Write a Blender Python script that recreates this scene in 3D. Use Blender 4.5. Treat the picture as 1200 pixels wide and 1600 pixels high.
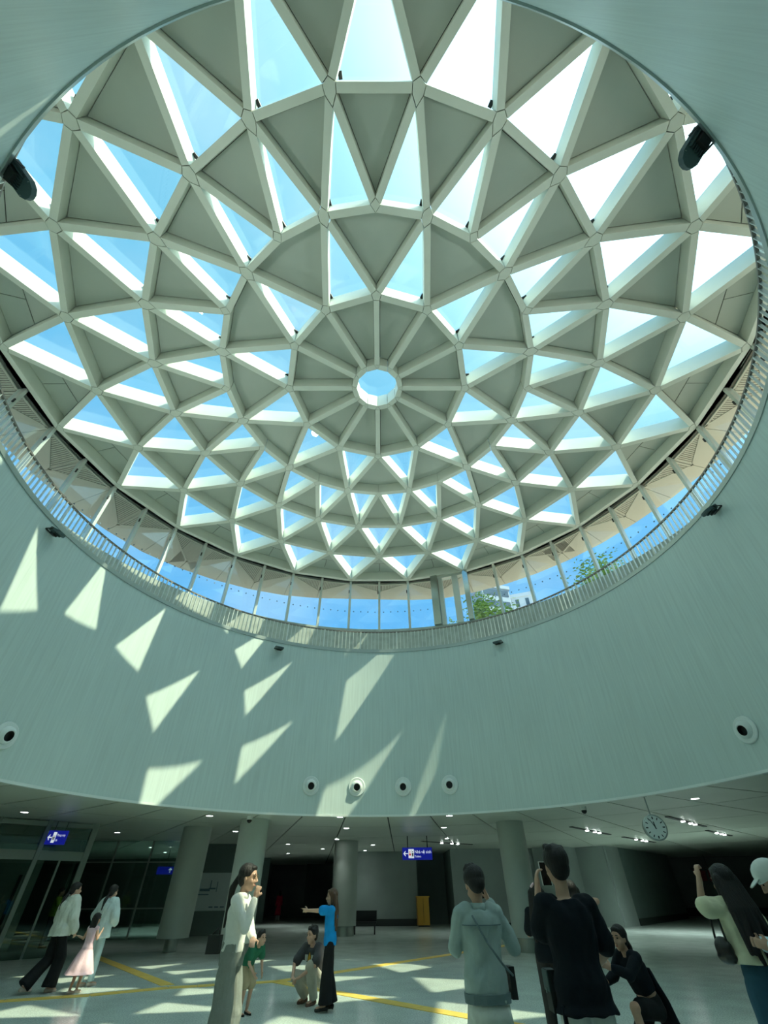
import bpy, math, random
from mathutils import Vector, Matrix
random.seed(7)
PI = math.pi
for o in list(bpy.data.objects): bpy.data.objects.remove(o)
SC = bpy.context.scene
COL = SC.collection

# ------------------------------------------------------------------ camera
cam_d = bpy.data.cameras.new('camera'); cam = bpy.data.objects.new('camera', cam_d); COL.objects.link(cam)
cam_d.sensor_fit = 'HORIZONTAL'; cam_d.sensor_width = 36.0; cam_d.lens = 36.0*654.72/1200; cam_d.clip_end = 2000
def cam_matrix(pitch, roll, yaw, loc):
    cy, sy, cp, sp = math.cos(yaw), math.sin(yaw), math.cos(pitch), math.sin(pitch)
    f = Vector((-sy*cp, cy*cp, sp)); r = Vector((cy, sy, 0)); u = r.cross(f)
    cr, sr = math.cos(roll), math.sin(roll)
    r2 = r*cr + u*sr; u2 = -r*sr + u*cr
    m = Matrix(((r2.x, u2.x, -f.x, loc[0]), (r2.y, u2.y, -f.y, loc[1]), (r2.z, u2.z, -f.z, loc[2]), (0, 0, 0, 1)))
    return m
cam.matrix_world = cam_matrix(0.7376, -0.0085, -0.0083, (0.15, -9.131, 1.53))
SC.camera = cam

# ------------------------------------------------------------------ sky, sun, exposure
SUN_AZ, SUN_EL = math.radians(108.3), math.radians(57.2)
SUN = Vector((math.sin(SUN_AZ)*math.cos(SUN_EL), math.cos(SUN_AZ)*math.cos(SUN_EL), math.sin(SUN_EL)))
world = bpy.data.worlds.new('sky'); SC.world = world; world.use_nodes = True
nt = world.node_tree; N = nt.nodes; L = nt.links
for n in list(N): N.remove(n)
out = N.new('ShaderNodeOutputWorld'); bg = N.new('ShaderNodeBackground'); L.new(bg.outputs[0], out.inputs[0])
geo = N.new('ShaderNodeTexCoord')
sep = N.new('ShaderNodeSeparateXYZ'); L.new(geo.outputs['Generated'], sep.inputs[0])
def wmath(op, a, b=None, c=None):
    m = N.new('ShaderNodeMath'); m.operation = op
    for i, v in enumerate((a, b, c)):
        if v is None: continue
        if isinstance(v, (int, float)): m.inputs[i].default_value = v
        else: L.new(v, m.inputs[i])
    return m.outputs[0]
grad = N.new('ShaderNodeValToRGB'); L.new(sep.outputs[2], grad.inputs[0])
cr = grad.color_ramp
cr.elements[0].position = 0.0; cr.elements[0].color = (0.42, 0.62, 0.80, 1)
cr.elements[1].position = 1.0; cr.elements[1].color = (0.27, 0.62, 0.80, 1)
e = cr.elements.new(0.12); e.color = (0.16, 0.52, 1.0, 1)
e = cr.elements.new(0.45); e.color = (0.14, 0.46, 0.86, 1)
e = cr.elements.new(0.85); e.color = (0.19, 0.54, 0.80, 1)
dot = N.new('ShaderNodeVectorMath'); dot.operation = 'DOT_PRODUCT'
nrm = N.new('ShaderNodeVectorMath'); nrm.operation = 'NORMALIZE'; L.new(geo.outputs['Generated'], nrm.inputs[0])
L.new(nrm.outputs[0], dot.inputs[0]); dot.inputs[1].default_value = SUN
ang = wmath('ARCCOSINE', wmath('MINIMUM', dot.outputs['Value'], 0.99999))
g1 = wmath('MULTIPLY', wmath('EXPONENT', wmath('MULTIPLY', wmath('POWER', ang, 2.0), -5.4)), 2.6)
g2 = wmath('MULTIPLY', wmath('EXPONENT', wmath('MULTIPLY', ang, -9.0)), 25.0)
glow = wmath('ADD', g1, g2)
noi = N.new('ShaderNodeTexNoise'); noi.inputs['Scale'].default_value = 2.2; noi.inputs['Detail'].default_value = 5; noi.inputs['Roughness'].default_value = 0.55
L.new(geo.outputs['Generated'], noi.inputs['Vector'])
cl = wmath('MULTIPLY', wmath('MAXIMUM', wmath('SUBTRACT', noi.outputs[0], 0.48), 0.0), 1.2)
mix = N.new('ShaderNodeMixRGB'); mix.blend_type = 'MIX'; L.new(cl, mix.inputs[0]); L.new(grad.outputs[0], mix.inputs[1]); mix.inputs[2].default_value = (0.85, 0.95, 1.0, 1)
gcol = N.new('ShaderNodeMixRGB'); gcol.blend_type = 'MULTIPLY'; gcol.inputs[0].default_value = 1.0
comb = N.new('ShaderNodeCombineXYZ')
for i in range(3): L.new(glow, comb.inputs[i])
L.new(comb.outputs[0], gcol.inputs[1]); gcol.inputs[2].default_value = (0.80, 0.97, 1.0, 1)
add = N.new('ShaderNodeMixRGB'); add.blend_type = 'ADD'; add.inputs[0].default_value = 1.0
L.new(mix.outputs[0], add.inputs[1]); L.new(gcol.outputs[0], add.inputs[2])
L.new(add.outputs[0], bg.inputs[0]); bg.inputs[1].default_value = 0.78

sun_d = bpy.data.lights.new('sun', 'SUN'); sun_d.energy = 4.4; sun_d.angle = math.radians(0.55); sun_d.color = (1.0, 0.93, 0.66)
sun = bpy.data.objects.new('sun', sun_d); COL.objects.link(sun); sun.rotation_euler = SUN.to_track_quat('Z', 'Y').to_euler()

SC.view_settings.view_transform = 'Standard'; SC.view_settings.look = 'None'
SC.view_settings.exposure = 0.66; SC.view_settings.gamma = 1.0; SC.view_settings.use_curve_mapping = False

# ------------------------------------------------------------------ materials
def mat(name, col, rough=0.6, metal=0.0, noise=0.0, nscale=8.0, bump=0.0, bscale=40.0, stretch=None, emit=None, estr=0.0, spec=None, speck=None):
    m = bpy.data.materials.new(name); m.use_nodes = True
    nt = m.node_tree; b = nt.nodes['Principled BSDF']
    b.inputs['Base Color'].default_value = (*col, 1); b.inputs['Roughness'].default_value = rough; b.inputs['Metallic'].default_value = metal
    if spec is not None: b.inputs['Specular IOR Level'].default_value = spec
    tc = nt.nodes.new('ShaderNodeTexCoord'); mp = nt.nodes.new('ShaderNodeMapping'); nt.links.new(tc.outputs['Object'], mp.inputs[0])
    if stretch: mp.inputs['Scale'].default_value = stretch
    last = None
    if noise > 0:
        t = nt.nodes.new('ShaderNodeTexNoise'); t.inputs['Scale'].default_value = nscale; t.inputs['Detail'].default_value = 4
        nt.links.new(mp.outputs[0], t.inputs['Vector'])
        r = nt.nodes.new('ShaderNodeValToRGB'); nt.links.new(t.outputs[0], r.inputs[0])
        r.color_ramp.elements[0].position = 0.3; r.color_ramp.elements[1].position = 0.7
        r.color_ramp.elements[0].color = (*[c*(1-noise) for c in col], 1); r.color_ramp.elements[1].color = (*[min(1, c*(1+noise)) for c in col], 1)
        last = r.outputs[0]
    if speck:
        v = nt.nodes.new('ShaderNodeTexNoise'); v.inputs['Scale'].default_value = speck[0]; v.inputs['Detail'].default_value = 2
        nt.links.new(mp.outputs[0], v.inputs['Vector'])
        r2 = nt.nodes.new('ShaderNodeValToRGB'); nt.links.new(v.outputs[0], r2.inputs[0])
        r2.color_ramp.elements[0].position = 0.42; r2.color_ramp.elements[1].position = 0.6
        r2.color_ramp.elements[0].color = (*[1-speck[1]]*3, 1); r2.color_ramp.elements[1].color = (1+speck[1], 1+speck[1], 1+speck[1], 1)
        mx = nt.nodes.new('ShaderNodeMixRGB'); mx.blend_type = 'MULTIPLY'; mx.inputs[0].default_value = 1
        if last: nt.links.new(last, mx.inputs[1])
        else: mx.inputs[1].default_value = (*col, 1)
        nt.links.new(r2.outputs[0], mx.inputs[2]); last = mx.outputs[0]
    if last: nt.links.new(last, b.inputs['Base Color'])
    if bump > 0:
        t = nt.nodes.new('ShaderNodeTexNoise'); t.inputs['Scale'].default_value = bscale; t.inputs['Detail'].default_value = 3
        nt.links.new(mp.outputs[0], t.inputs['Vector'])
        bp = nt.nodes.new('ShaderNodeBump'); bp.inputs['Strength'].default_value = bump; bp.inputs['Distance'].default_value = 0.02
        nt.links.new(t.outputs[0], bp.inputs['Height']); nt.links.new(bp.outputs[0], b.inputs['Normal'])
    if emit:
        b.inputs['Emission Color'].default_value = (*emit, 1); b.inputs['Emission Strength'].default_value = estr
    return m
def glass_mat(name, tint, refl=0.04, rough=0.0, edge=0.5):
    m = bpy.data.materials.new(name); m.use_nodes = True; nt = m.node_tree
    for n in list(nt.nodes): nt.nodes.remove(n)
    o = nt.nodes.new('ShaderNodeOutputMaterial'); t = nt.nodes.new('ShaderNodeBsdfTransparent'); t.inputs[0].default_value = (*tint, 1)
    g = nt.nodes.new('ShaderNodeBsdfGlossy'); g.inputs['Roughness'].default_value = rough; g.inputs[0].default_value = (0.9, 1, 0.97, 1)
    lw = nt.nodes.new('ShaderNodeLayerWeight'); lw.inputs[0].default_value = 0.5
    pw = nt.nodes.new('ShaderNodeMath'); pw.operation = 'POWER'; nt.links.new(lw.outputs['Facing'], pw.inputs[0]); pw.inputs[1].default_value = 5.0
    f = nt.nodes.new('ShaderNodeMath'); f.operation = 'MULTIPLY_ADD'; nt.links.new(pw.outputs[0], f.inputs[0]); f.inputs[1].default_value = edge; f.inputs[2].default_value = refl
    mx = nt.nodes.new('ShaderNodeMixShader'); nt.links.new(f.outputs[0], mx.inputs[0]); nt.links.new(t.outputs[0], mx.inputs[1]); nt.links.new(g.outputs[0], mx.inputs[2])
    nt.links.new(mx.outputs[0], o.inputs[0]); return m
def streak_mat():
    # brushed wall plaster: vertical streaks that follow the drum (azimuth, height)
    m = bpy.data.materials.new('brushed_wall'); m.use_nodes = True; nt = m.node_tree; b = nt.nodes['Principled BSDF']
    tc = nt.nodes.new('ShaderNodeTexCoord'); s = nt.nodes.new('ShaderNodeSeparateXYZ'); nt.links.new(tc.outputs['Object'], s.inputs[0])
    a = nt.nodes.new('ShaderNodeMath'); a.operation = 'ARCTAN2'; nt.links.new(s.outputs[0], a.inputs[0]); nt.links.new(s.outputs[1], a.inputs[1])
    c = nt.nodes.new('ShaderNodeCombineXYZ')
    k = nt.nodes.new('ShaderNodeMath'); k.operation = 'MULTIPLY'; nt.links.new(a.outputs[0], k.inputs[0]); k.inputs[1].default_value = 90.0
    k2 = nt.nodes.new('ShaderNodeMath'); k2.operation = 'MULTIPLY'; nt.links.new(s.outputs[2], k2.inputs[0]); k2.inputs[1].default_value = 0.35
    nt.links.new(k.outputs[0], c.inputs[0]); nt.links.new(k2.outputs[0], c.inputs[1])
    n1 = nt.nodes.new('ShaderNodeTexNoise'); n1.inputs['Scale'].default_value = 1.6; n1.inputs['Detail'].default_value = 6; nt.links.new(c.outputs[0], n1.inputs['Vector'])
    n2 = nt.nodes.new('ShaderNodeTexNoise'); n2.inputs['Scale'].default_value = 0.35; n2.inputs['Detail'].default_value = 2; nt.links.new(tc.outputs['Object'], n2.inputs['Vector'])
    r = nt.nodes.new('ShaderNodeValToRGB'); nt.links.new(n1.outputs[0], r.inputs[0])
    r.color_ramp.elements[0].position = 0.3; r.color_ramp.elements[1].position = 0.62
    r.color_ramp.elements[0].color = (*[v*0.90 for v in WALLC], 1); r.color_ramp.elements[1].color = (*WALLC, 1)
    mx = nt.nodes.new('ShaderNodeMixRGB'); mx.blend_type = 'MULTIPLY'; mx.inputs[0].default_value = 0.18
    nt.links.new(r.outputs[0], mx.inputs[1]); nt.links.new(n2.outputs[0], mx.inputs[2]); nt.links.new(mx.outputs[0], b.inputs['Base Color'])
    bp = nt.nodes.new('ShaderNodeBump'); bp.inputs['Strength'].default_value = 0.12; bp.inputs['Distance'].default_value = 0.01
    nt.links.new(n1.outputs[0], bp.inputs['Height']); nt.links.new(bp.outputs[0], b.inputs['Normal'])
    b.inputs['Roughness'].default_value = 0.5
    return m
WALLC = (0.68, 0.80, 0.75)
M = {}
M['wall'] = streak_mat()
M['floor'] = mat('terrazzo', (0.62, 0.72, 0.67), 0.16, noise=0.10, nscale=1.5, speck=(38.0, 0.16), bump=0.03, bscale=1.0)
M['rib'] = mat('rib_paint', (0.84, 0.87, 0.78), 0.55, noise=0.03, nscale=1.0)
M['node'] = mat('node_paint', (0.80, 0.83, 0.74), 0.55)
M['panel'] = mat('roof_panel', (0.62, 0.66, 0.60), 0.6, noise=0.03, nscale=0.8)
M['deck'] = mat('dark_void', (0.03, 0.035, 0.03), 0.9)
M['rglass'] = glass_mat('roof_glass', (0.93, 0.985, 0.985))
M['fglass'] = glass_mat('facade_glass', (0.90, 0.97, 0.98))
M['sglass'] = glass_mat('dark_glass', (0.55, 0.68, 0.64), refl=0.06)
M['mullion'] = mat('mullion_metal', (0.62, 0.66, 0.60), 0.4, metal=0.3)
M['eave'] = mat('eave_metal', (0.62, 0.58, 0.47), 0.6)
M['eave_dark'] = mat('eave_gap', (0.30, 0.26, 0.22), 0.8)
M['steel'] = mat('steel_rim', (0.42, 0.48, 0.46), 0.35, metal=0.7)
M['rail'] = mat('rail_metal', (0.24, 0.22, 0.20), 0.4, metal=0.5)
M['bal'] = mat('baluster_metal', (0.72, 0.76, 0.72), 0.35, metal=0.5)
M['conc'] = mat('concrete', (0.46, 0.50, 0.44), 0.85, noise=0.15, nscale=3)
M['ceil'] = mat('ceiling_panel', (0.60, 0.65, 0.57), 0.30, noise=0.03, nscale=1.0)
M['ceild'] = mat('ceiling_void', (0.03, 0.04, 0.035), 0.9)
M['column'] = mat('column_paint', (0.42, 0.48, 0.43), 0.5, noise=0.03, nscale=2)
M['inox'] = mat('inox', (0.5, 0.55, 0.52), 0.25, metal=1.0)
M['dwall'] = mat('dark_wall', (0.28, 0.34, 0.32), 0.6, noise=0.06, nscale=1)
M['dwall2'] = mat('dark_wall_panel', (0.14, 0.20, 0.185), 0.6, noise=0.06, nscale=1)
M['skirt'] = mat('skirting', (0.02, 0.03, 0.028), 0.5)
M['frame'] = mat('shopfront_frame', (0.26, 0.32, 0.28), 0.4, metal=0.4)
M['yellow'] = mat('tactile_yellow', (0.72, 0.50, 0.10), 0.55, noise=0.08, nscale=4)
M['white'] = mat('white_plastic', (0.80, 0.86, 0.82), 0.45)
M['black'] = mat('black_plastic', (0.015, 0.018, 0.018), 0.5)
M['flood'] = mat('flood_body', (0.07, 0.11, 0.11), 0.45, metal=0.2)
M['led'] = mat('led', (1, 1, 1), 0.5, emit=(0.95, 1.0, 0.97), estr=14)
M['signblue'] = mat('sign_blue', (0.01, 0.02, 0.35), 0.4, emit=(0.005, 0.01, 0.30), estr=0.35)
M['signwhite'] = mat('sign_white', (0.8, 0.85, 0.9), 0.4, emit=(0.8, 0.88, 0.95), estr=0.45)
M['signred'] = mat('sign_red', (0.7, 0.05, 0.05), 0.5, emit=(0.7, 0.1, 0.1), estr=0.3)
M['board'] = mat('notice_board', (0.55, 0.64, 0.64), 0.6)
M['ink'] = mat('board_ink', (0.12, 0.20, 0.25), 0.6)
M['orange'] = mat('orange_cabinet', (0.62, 0.33, 0.03), 0.4)
M['red'] = mat('red_banner', (0.25, 0.02, 0.015), 0.6)
M['leaf'] = mat('leaf', (0.16, 0.30, 0.05), 0.6, noise=0.3, nscale=6)
M['bark'] = mat('bark', (0.12, 0.09, 0.06), 0.9)
M['ground'] = mat('paving', (0.42, 0.34, 0.29), 0.9, noise=0.1, nscale=0.5)
M['bwhite'] = mat('building_white', (0.8, 0.82, 0.84), 0.7)
M['bgrey'] = mat('building_grey', (0.35, 0.42, 0.48), 0.6)
M['bglass'] = mat('building_window', (0.08, 0.12, 0.16), 0.2)
M['skin'] = mat('skin', (0.60, 0.36, 0.25), 0.55, noise=0.05, nscale=10)
M['hair'] = mat('black_hair', (0.010, 0.008, 0.007), 0.6, noise=0.4, nscale=60, bump=0.5, bscale=90, stretch=(1, 1, 0.08))
M['hairb'] = mat('brown_hair', (0.10, 0.05, 0.025), 0.45, noise=0.4, nscale=60, bump=0.5, bscale=90, stretch=(1, 1, 0.08))
M['eyec'] = mat('eye_dark', (0.02, 0.012, 0.01), 0.2)
M['lip'] = mat('lips', (0.50, 0.14, 0.12), 0.4)
def cloth(name, col, n=0.08): return mat('cloth_'+name, col, 0.85, noise=n, nscale=7, bump=0.25, bscale=25, spec=0.2)

# ------------------------------------------------------------------ object helpers
def obj(name, vf, m, parent=None, smooth=False):
    v, f = vf
    me = bpy.data.meshes.new(name); me.from_pydata([tuple(p) for p in v], [], f); me.update()
    if smooth: me.polygons.foreach_set('use_smooth', [True]*len(me.polygons))
    me.materials.append(m)
    o = bpy.data.objects.new(name, me); COL.objects.link(o)
    if parent is not None: o.parent = parent
    return o
def empty(name, loc=(0, 0, 0), rz=0.0, parent=None):
    o = bpy.data.objects.new(name, None); COL.objects.link(o); o.location = loc; o.rotation_euler = (0, 0, rz); o.empty_display_size = 0.3
    if parent is not None: o.parent = parent
    return o
def tag(o, label=None, cat=None, group=None, kind=None):
    if label: o['label'] = label
    if cat: o['category'] = cat
    if group: o['group'] = group
    if kind: o['kind'] = kind
    return o
def join(*parts):
    V, F = [], []
    for v, f in parts:
        k = len(V); V += [Vector(p) for p in v]; F += [tuple(i+k for i in t) for t in f]
    return V, F
def xf(vf, m): return [m @ Vector(p) for p in vf[0]], vf[1]
def box(c, s, rz=0.0):
    x, y, z = s[0]/2, s[1]/2, s[2]/2
    v = [Vector(p) for p in ((-x,-y,-z),(x,-y,-z),(x,y,-z),(-x,y,-z),(-x,-y,z),(x,-y,z),(x,y,z),(-x,y,z))]
    R = Matrix.Rotation(rz, 3, 'Z')
    return [R @ p + Vector(c) for p in v], [(0,3,2,1),(4,5,6,7),(0,1,5,4),(1,2,6,5),(2,3,7,6),(3,0,4,7)]
def area2(p): return sum(p[i][0]*p[(i+1) % len(p)][1]-p[(i+1) % len(p)][0]*p[i][1] for i in range(len(p)))
def prism(poly, z0, z1):
    # poly: plan points; z0/z1: number or list per vertex
    if area2(poly) < 0:
        poly = poly[::-1]
        if not isinstance(z0, (int, float)): z0 = z0[::-1]
        if not isinstance(z1, (int, float)): z1 = z1[::-1]
    n = len(poly); a = [z0]*n if isinstance(z0, (int, float)) else z0; b = [z1]*n if isinstance(z1, (int, float)) else z1
    v = [Vector((p[0], p[1], a[i])) for i, p in enumerate(poly)] + [Vector((p[0], p[1], b[i])) for i, p in enumerate(poly)]
    f = [tuple(range(n-1, -1, -1)), tuple(range(n, 2*n))] + [(i, (i+1) % n, n+(i+1) % n, n+i) for i in range(n)]
    return v, f
def inset(poly, d):
    if area2(poly) < 0: poly = poly[::-1]
    n = len(poly); lines = []
    for i in range(n):
        p, q = Vector(poly[i][:2]), Vector(poly[(i+1) % n][:2]); t = (q-p).normalized(); nn = Vector((-t.y, t.x)); lines.append((p+nn*d, t))
    res = []
    for i in range(n):
        (p, t), (q, s) = lines[i-1], lines[i]
        den = t.x*s.y-t.y*s.x
        if abs(den) < 1e-4: res.append(q.copy()); continue
        k = ((q.x-p.x)*s.y-(q.y-p.y)*s.x)/den; res.append(p+t*k)
    return res
def cyl(p0, p1, r0, r1=None, n=12, cap=True):
    r1 = r0 if r1 is None else r1
    p0, p1 = Vector(p0), Vector(p1); d = (p1-p0).normalized(); a = d.orthogonal().normalized(); b = d.cross(a)
    v = []
    for p, r in ((p0, r0), (p1, r1)):
        for i in range(n):
            t = 2*PI*i/n; v.append(p + a*(r*math.cos(t)) + b*(r*math.sin(t)))
    f = [(i, (i+1) % n, n+(i+1) % n, n+i) for i in range(n)]
    if cap: f += [tuple(range(n-1, -1, -1)), tuple(range(n, 2*n))]
    return v, f
def lathe(prof, n=48, a0=0.0, a1=2*PI, close=False):
    # prof (r, z) list; azimuth measured from +y towards +x
    full = abs(a1-a0-2*PI) < 1e-6; m = n if full else n+1; k = len(prof); v = []; f = []
    for i in range(m):
        a = a0+(a1-a0)*i/n
        for r, z in prof: v.append(Vector((r*math.sin(a), r*math.cos(a), z)))
    for i in range(n):
        j = (i+1) % m
        for q in range(k if close else k-1):
            w = (q+1) % k; f.append((i*k+q, i*k+w, j*k+w, j*k+q))
    if close and not full: f += [tuple(range(k)), tuple(range((m-1)*k+k-1, (m-1)*k-1, -1))]
    return v, f
_ico = {}
def ball(c, r, n=10, m=7, rot=None):
    # uv sphere, r may be a 3-tuple
    rx, ry, rz = (r, r, r) if isinstance(r, (int, float)) else r
    v = [Vector((0, 0, rz))]; f = []
    for j in range(1, m):
        t = PI*j/m
        for i in range(n):
            a = 2*PI*i/n; v.append(Vector((rx*math.sin(t)*math.cos(a), ry*math.sin(t)*math.sin(a), rz*math.cos(t))))
    v.append(Vector((0, 0, -rz)))
    for i in range(n): f.append((0, 1+i, 1+(i+1) % n))
    for j in range(m-2):
        for i in range(n):
            a = 1+j*n+i; b = 1+j*n+(i+1) % n; f.append((a, a+n, b+n, b))
    e = len(v)-1; s = 1+(m-2)*n
    for i in range(n): f.append((s+i, e, s+(i+1) % n))
    if rot is not None: v = [rot @ p for p in v]
    return [p+Vector(c) for p in v], f
def capsule(p0, p1, r0, r1, n=10):
    return join(cyl(p0, p1, r0, r1, n), ball(p0, r0, n, 7), ball(p1, r1, n, 7))

U = 6.0; CH = 1.53
def pol(R, az): return (R*math.sin(math.radians(az)), R*math.cos(math.radians(az)))

# ================================================================== SETTING
# ---- floor
fl = obj('floor', box((0, 5, -0.15), (110, 110, 0.3)), M['floor']); tag(fl, kind='structure')
# ---- drum wall (slightly flaring upwards)
RB, ZB, RT, ZT = 9.36, 3.60, 9.75, 9.87
dr = obj('wall_drum', lathe([(RB, ZB-0.02), (RT, ZT), (RT+0.30, ZT), (RB+0.30, ZB-0.02)], 360, close=True), M['wall'], smooth=False); tag(dr, kind='structure')
tr = obj('trim_1', lathe([(RT-0.03, ZT-0.05), (RT-0.03, ZT+0.10), (RT+0.10, ZT+0.10), (RT+0.10, ZT-0.05)], 180, close=True), M['steel'], smooth=False); tag(tr, kind='structure')
tr2 = obj('trim_2', lathe([(RB-0.012, ZB-0.05), (RB-0.012, ZB+0.01), (RB+0.1, ZB+0.01), (RB+0.1, ZB-0.05)], 180, close=True), M['white'], smooth=False); tag(tr2, kind='structure')
# ---- ceiling with its panels
def annulus_square(R, H, z0, z1, n=96):
    v = []; f = []
    for z in (z0, z1):
        for i in range(n):
            a = 2*PI*i/n; s, c = math.sin(a), math.cos(a); k = H/max(abs(s), abs(c)); v.append(Vector((R*s, R*c, z))); v.append(Vector((k*s, k*c, z)))
    for i in range(n):
        j = (i+1) % n
        f.append((2*i, 2*i+1, 2*j+1, 2*j)); o = 2*n
        f.append((o+2*i, o+2*j, o+2*j+1, o+2*i+1)); f.append((2*i, 2*j, o+2*j, o+2*i)); f.append((2*i+1, o+2*i+1, o+2*j+1, 2*j+1))
    return v, f
cl_ = obj('ceiling', annulus_square(RB+0.06, 52, ZB+0.04, ZB+0.5), M['ceild']); tag(cl_, kind='structure')
for r0, r1, st, off in ((RB+0.02, 13.0, 9.0, 2.0), (13.0, 17.2, 9.0, 2.0), (17.2, 22.0, 9.0, 2.0), (22.0, 30.0, 9.0, 2.0), (30.0, 50.0, 9.0, 2.0)):
    for k in range(40):
        a0 = -180+off+k*st; a1 = a0+st; g = 0.028
        if r0 > 13 and abs((a0+a1)/2) > 100: continue
        if r0 > 25 and abs((a0+a1)/2) > 60: continue
        poly = []
        ga0 = math.degrees(g/r0); ga1 = math.degrees(g/r1)
        for t in (0, .33, .67, 1): poly.append(pol(r0+g, a0+ga0+(a1-a0-2*ga0)*t))
        for t in (1, .67, .33, 0): poly.append(pol(r1-g, a0+ga1+(a1-a0-2*ga1)*t))
        obj('ceiling_panel', prism(poly, ZB, ZB+0.04), M['ceil'], cl_)

# ---- dome: rings of nodes
RR = [0.155*U, 0.5874*U, 1.0*U, 1.4309*U, 1.8637*U, 2.3066*U]
ZN = [2.503*U+CH, 2.502*U+CH, 2.499*U+CH, 2.489*U+CH, 2.474*U+CH, 2.474*U+CH]
def zf(x, y):
    r = math.hypot(x, y)
    if r <= RR[0]: return ZN[0]
    for i in range(5):
        if r <= RR[i+1]: return ZN[i]+(ZN[i+1]-ZN[i])*(r-RR[i])/(RR[i+1]-RR[i])
    return ZN[5]
nodes = {}   # key (ring, angle*2 int) ; angle 0 is -y, positive to -x
def nd(k, a):
    a = a % 360; key = (k, round(a*2))
    if key not in nodes: nodes[key] = Vector((-RR[k]*math.sin(math.radians(a)), -RR[k]*math.cos(math.radians(a)), ZN[k]))
    return key
edges = []; tri_glass = []; pan = []
for i in range(12):
    a = 30*i
    edges += [(nd(0, a), nd(0, a+30)), (nd(0, a), nd(1, a)), (nd(1, a), nd(1, a+30)), (nd(1, a), nd(2, a+15)), (nd(1, a), nd(2, a-15))]
    tri_glass.append((nd(1, a), nd(1, a+30), nd(2, a+15)))
    pan.append((nd(0, a), nd(0, a+30), nd(1, a+30), nd(1, a))); pan.append((nd(1, a), nd(2, a-15), nd(2, a), nd(2, a+15)))
for i in range(24):
    a = 15*i
    edges += [(nd(2, a), nd(2, a+15)), (nd(2, a), nd(3, a+7.5)), (nd(2, a), nd(3, a-7.5)), (nd(3, a-7.5), nd(3, a+7.5)),
              (nd(3, a-7.5), nd(4, a)), (nd(3, a+7.5), nd(4, a)), (nd(4, a), nd(4, a+15)), (nd(4, a), nd(5, a+7.5)), (nd(4, a), nd(5, a-7.5)), (nd(5, a-7.5), nd(5, a+7.5))]
    tri_glass += [(nd(2, a), nd(2, a+15), nd(3, a+7.5)), (nd(3, a-7.5), nd(3, a+7.5), nd(4, a)), (nd(4, a), nd(4, a+15), nd(5, a+7.5))]
    pan += [(nd(2, a), nd(3, a-7.5), nd(3, a+7.5)), (nd(3, a+7.5), nd(4, a), nd(4, a+15)), (nd(4, a), nd(5, a-7.5), nd(5, a+7.5))]
dome = empty('ceiling_dome', (0, 0, 0)); tag(dome, kind='structure')
HW = 0.104; DEP = 0.74
adj = {}
for a, b in edges: adj.setdefault(a, []).append(b); adj.setdefault(b, []).append(a)
corner = {}
for k, nb in adj.items():
    p = nodes[k]; w = 0.10 if k[0] == 0 else HW
    th = sorted((math.atan2(nodes[q].y-p.y, nodes[q].x-p.x), q) for q in nb); poly = []
    n = len(th)
    for i in range(n):
        t0, q0 = th[i]; t1, q1 = th[(i+1) % n]; d = (t1-t0) % (2*PI)
        bis = t0+d/2; rad = min(w/math.sin(d/2), 0.75)
        c = Vector((p.x+math.cos(bis)*rad, p.y+math.sin(bis)*rad)); corner[(k, q0, 'L')] = c; corner[(k, q1, 'R')] = c; poly.append(c)
    if k[0] == 0: pp = [c.lerp(Vector((p.x, p.y)), 0.02) for c in poly]
    else: pp = [c.lerp(Vector((p.x, p.y)), 0.05) for c in poly]
    obj('roof_node', prism(pp, ZN[k[0]]-0.004, ZN[k[0]]+DEP-0.05), M['node'], dome)
for a, b in edges:
    A, B = nodes[a], nodes[b]; t = (Vector((B.x-A.x, B.y-A.y))).normalized(); g = 0.012
    # at a the beam leaves towards b: its left corner (ccw) is 'L', right corner 'R'
    aL, aR = corner[(a, b, 'L')]+t*g, corner[(a, b, 'R')]+t*g; bL, bR = corner[(b, a, 'L')]-t*g, corner[(b, a, 'R')]-t*g
    poly = [aR, bL, bR, aL]; zz = [A.z, B.z, B.z, A.z]
    if area2(poly) < 0: poly = poly[::-1]; zz = zz[::-1]
    obj('roof_rib', prism(poly, zz, [z+DEP for z in zz]), M['rib'], dome)
def pz(poly, dz): return [zf(p[0], p[1])+dz for p in poly]
for t in tri_glass:
    P = [nodes[k] for k in t]; poly = inset([(p.x, p.y) for p in P], HW-0.03)
    obj('glass_pane', prism(poly, pz(poly, 0.68), pz(poly, 0.71)), M['rglass'], dome)
    # small dark bracket in one base corner
    b0, b1 = P[0], P[1]; base = b0 if abs(b0.x) > abs(b1.x) else b1; c = (P[0]+P[1]+P[2])/3
    q = base.lerp(c, 0.22); q.z = base.z+0.62
    obj('bracket', box(q, (0.16, 0.10, 0.06), math.atan2(q.y, q.x)), M['black'], dome)
ocp = [(nodes[nd(0, 30*i)].x*0.93, nodes[nd(0, 30*i)].y*0.93) for i in range(12)]
obj('glass_pane', prism(ocp, ZN[0]+0.70, ZN[0]+0.73), M['rglass'], dome)
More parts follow.
